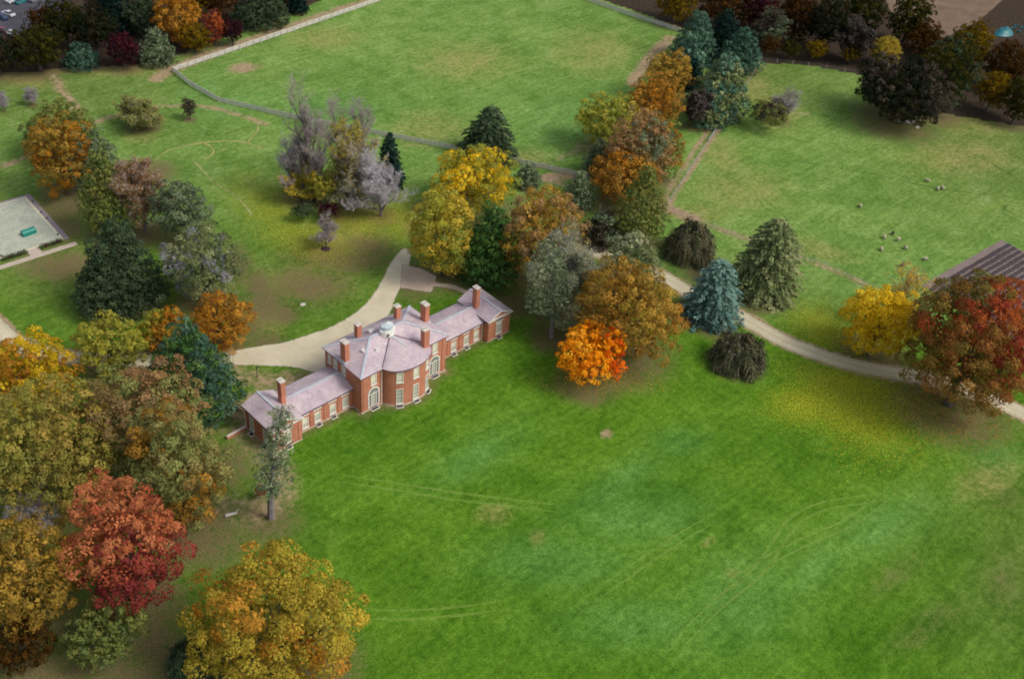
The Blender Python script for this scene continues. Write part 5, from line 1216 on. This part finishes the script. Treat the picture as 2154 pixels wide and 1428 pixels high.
for a in [('teal saloon car at the upper left corner of the car park', 46, 6, th, (.02, .16, .18)), ('white car beside the teal saloon', 28, 4, th, (.6, .6, .62)), ('pale silver car in the lower row at the left border', 18, 33, th+1.5, (.5, .5, .54)), ('dark blue car left of the silver one in the lower row', 4, 40, th+1.5, (.03, .05, .12)),
          ('white van like car near the left border below the verge', 25, 74, th+1.4, (.62, .62, .6)), ('maroon car at the left border below the verge', 6, 68, th+1.4, (.18, .03, .06)), ('light blue car in the gap between wood trees', 108, 70, th, (.30, .42, .55)), ('red car behind the light blue one', 112, 54, th, (.28, .06, .05)), ('grey car in the upper row near the verge', 76, 2, th, (.16, .16, .18))]: car(*a)
p = G(2112, 70); tp = empty('tarpaulin_heap', (p[0], p[1], 0)); tag(tp, 'turquoise tarpaulin over a heap beside the tan far field', 'tarpaulin'); M['tarp'] = simple('turquoise_tarp', lin('15666e'), .4, .15, .6, .4)
rng = np.random.default_rng(9); V_, F_ = [], []; n1, n2 = 9, 18
for i in range(n1+1):
    for j in range(n2):
        a = 6.283*j/n2; q = i/n1; V_.append((4.6*q*math.cos(a)*(1+.12*math.sin(3*a)), 2.6*q*math.sin(a)*(1+.1*math.cos(4*a)), max(0.03, 1.9*(1-q**1.8)+rng.normal()*.10)))
F_ = [(i*n2+j, (i+1)*n2+j, (i+1)*n2+(j+1) % n2, i*n2+(j+1) % n2) for i in range(n1) for j in range(n2)]; link('sheet', pmesh('sheet', V_, F_, M['tarp'], True), tp)
for k in range(9):
    m = MB(); x_, y_ = 4.5+rng.random()*6, -3+rng.random()*4; m.obox((x_, y_, .18), nrm(rng.normal(size=3)*np.array([1, 1, .1])), (0, 0, 1.), (0, 1., 0), .35, .16, .25); m.build('loose_scrap', M['tarp'], tp)
p = G(541, 792); lp = empty('lamp_post', (p[0], p[1], 0)); tag(lp, 'slim black lamp post on the bare ground beside the gravel court', 'lamp')
m = MB(); m.tube((0, 0, 0), (0, 0, .25), .16, .10, 8); m.tube((0, 0, .25), (0, 0, 1.9), .07, .06, 8); m.build('pole', M['lampblack'], lp); m = MB(); m.tube((0, 0, 1.9), (0, 0, 2.25), .12, .19, 6); m.tube((0, 0, 2.25), (0, 0, 2.45), .22, .03, 6); m.build('lantern', M['lampblack'], lp)
p = G(637, 641); m = MB(); q = [(.62*math.cos(a)*(1+.12*math.sin(5*a)), .45*math.sin(a), z) for z in (0, .14) for a in np.linspace(0, 6.283, 9)[:-1]]; m.add(q, [tuple(range(8, 16))]+[(i, (i+1) % 8, 8+(i+1) % 8, 8+i) for i in range(8)]); o = m.build('stone_slab', M['stone'], None); o.location = (p[0], p[1], 0); tag(o, 'pale flat stone in the grass circle behind the house', 'stone')
M['birch'] = simple('pale_log_bark', (.50, .47, .45), .85, .3, 4, .1, .4)
p = G(486, 1084); lg = empty('fallen_log', (p[0], p[1], 0), math.radians(-20)); tag(lg, 'pale fallen log with a stub branch left of the thin pine', 'log')
m = MB(); m.tube((-.9, 0, .28), (.2, .05, .26), .27, .24, 10); m.tube((.2, .05, .26), (.95, .12, .22), .24, .18, 10); m.build('log', M['birch'], lg); m = MB(); m.tube((.7, .1, .3), (1.5, .45, .75), .08, .035, 6); m.tube((1.2, .3, .58), (1.5, .1, .9), .04, .02, 5); m.build('branch_stub', M['birch'], lg)
a, b = G(478, 924), G(517, 902); d = b-a; L = np.linalg.norm(d); o = empty('low_wall', (a[0], a[1], 0), math.atan2(d[1], d[0])); tag(o, 'low pale wall running left from the mansion end', 'wall')
m = MB(); m.box(0, L, -.16, .16, 0, .62); m.build('wall_body', M['brick'], o); m = MB(); m.box(-.05, L, -.22, .22, .62, .74); m.build('coping', M['stone'], o)
def rock(label, u_, v_, sx, sy, sz, seed):
    rng = np.random.default_rng(seed); bm = bmesh.new(); bmesh.ops.create_icosphere(bm, subdivisions=2, radius=1)
    for v in bm.verts: v.co *= 1+.22*math.sin(v.co.x*4+seed)*math.cos(v.co.y*5)+rng.normal()*.05; v.co.x *= sx; v.co.y *= sy; v.co.z = max(v.co.z*sz+sz*.55, 0)
    mm = bpy.data.meshes.new('rock'); bm.to_mesh(mm); bm.free(); mm.materials.append(M['stone']); o = link('rock', mm); q = G(u_, v_); o.location = (q[0], q[1], 0); o.rotation_euler[2] = seed; tag(o, label, 'rock', 'pale rocks at the wood edge')
rock('small pale rock left of the flat one at the field edge', 1891, 257, .5, .4, .35, 1); rock('larger flat pale rock under the grey brown tree', 1912, 258, 1.5, .8, .45, 2); rock('faint grey rock lying out in the field', 1930, 269, .8, .5, .2, 3)
p = G(685, 524); m = MB(); q = [(0, 0, .14)]+[(1.05*math.cos(a)*(1+.06*math.sin(3*a)), 1.05*math.sin(a), .012) for a in np.linspace(0, 6.283, 19)[:-1]]; m.add(q, [(0, i+1, (i+1) % 18+1) for i in range(18)])
M['mulch'] = simple('dark_mulch', (.06, .032, .04), .95, .3, 5, .05, .6); o = m.build('mulch_ring', M['mulch'], None); o.location = (p[0], p[1], 0); tag(o, kind='structure')

# ------------------------------------------------------------------ fallen leaves
def fallen(patches, pal, seed, size=.2):
    rng = np.random.default_rng(seed); A = np.array([lin(h) for h in PAL[pal]]); PS = []
    for cx_, cy_, hx, hy, rot, n in patches:
        g_ = rng.normal(size=(n, 2))*.62; g_ = g_[np.hypot(*g_.T) < 1.9]; c, s = math.cos(math.radians(rot)), math.sin(math.radians(rot))
        for x, y in g_: PS.append(G(cx_+x*hx*c-y*hy*s, cy_+x*hx*s+y*hy*c))
    P = np.array(PS); P[:, 2] = .03+rng.random(len(P))*.03; N = np.array([0, 0, 1.])+rng.normal(size=P.shape)*.25; L = size*rng.uniform(.6, 1.5, len(P))
    P[:, 2] = .035+L*.12
    cols = A[rng.integers(0, 4, len(P))]*rng.uniform(.5, 1.0, (len(P), 1)); o = link('fallen_leaves', qmesh('fallen_leaves', cards(P, N, L, L*.8, rng), M['fallen'], np.clip(cols, 0, .9)))
    o['kind'] = 'stuff'; return o
tag(fallen([(1795,815,140,45,15,6000), (1815,875,150,85,20,7000), (1740,700,90,60,20,1800), (1700,620,60,30,0,250), (1850,960,120,50,0,900), (1650,850,140,70,0,500)], 'fallyel', 1, .14), 'yellow fallen leaves scattered below the bright yellow tree', 'leaves')
tag(fallen([(1250,805,110,22,0,700), (1290,780,110,34,20,500)], 'gold', 2, .2), 'golden fallen leaves round the flaming maple', 'leaves')
tag(fallen([(640,500,150,60,20,2600), (760,470,120,50,0,1500), (560,430,120,80,30,1500), (680,600,130,50,0,500)], 'fallyel', 3, .13), 'yellow green fallen leaves round the bare clump', 'leaves')
tag(fallen([(2000,880,150,50,10,1600), (1960,830,80,30,10,700)], 'rust', 4, .22), 'brown fallen leaves under the huge red oak', 'leaves')
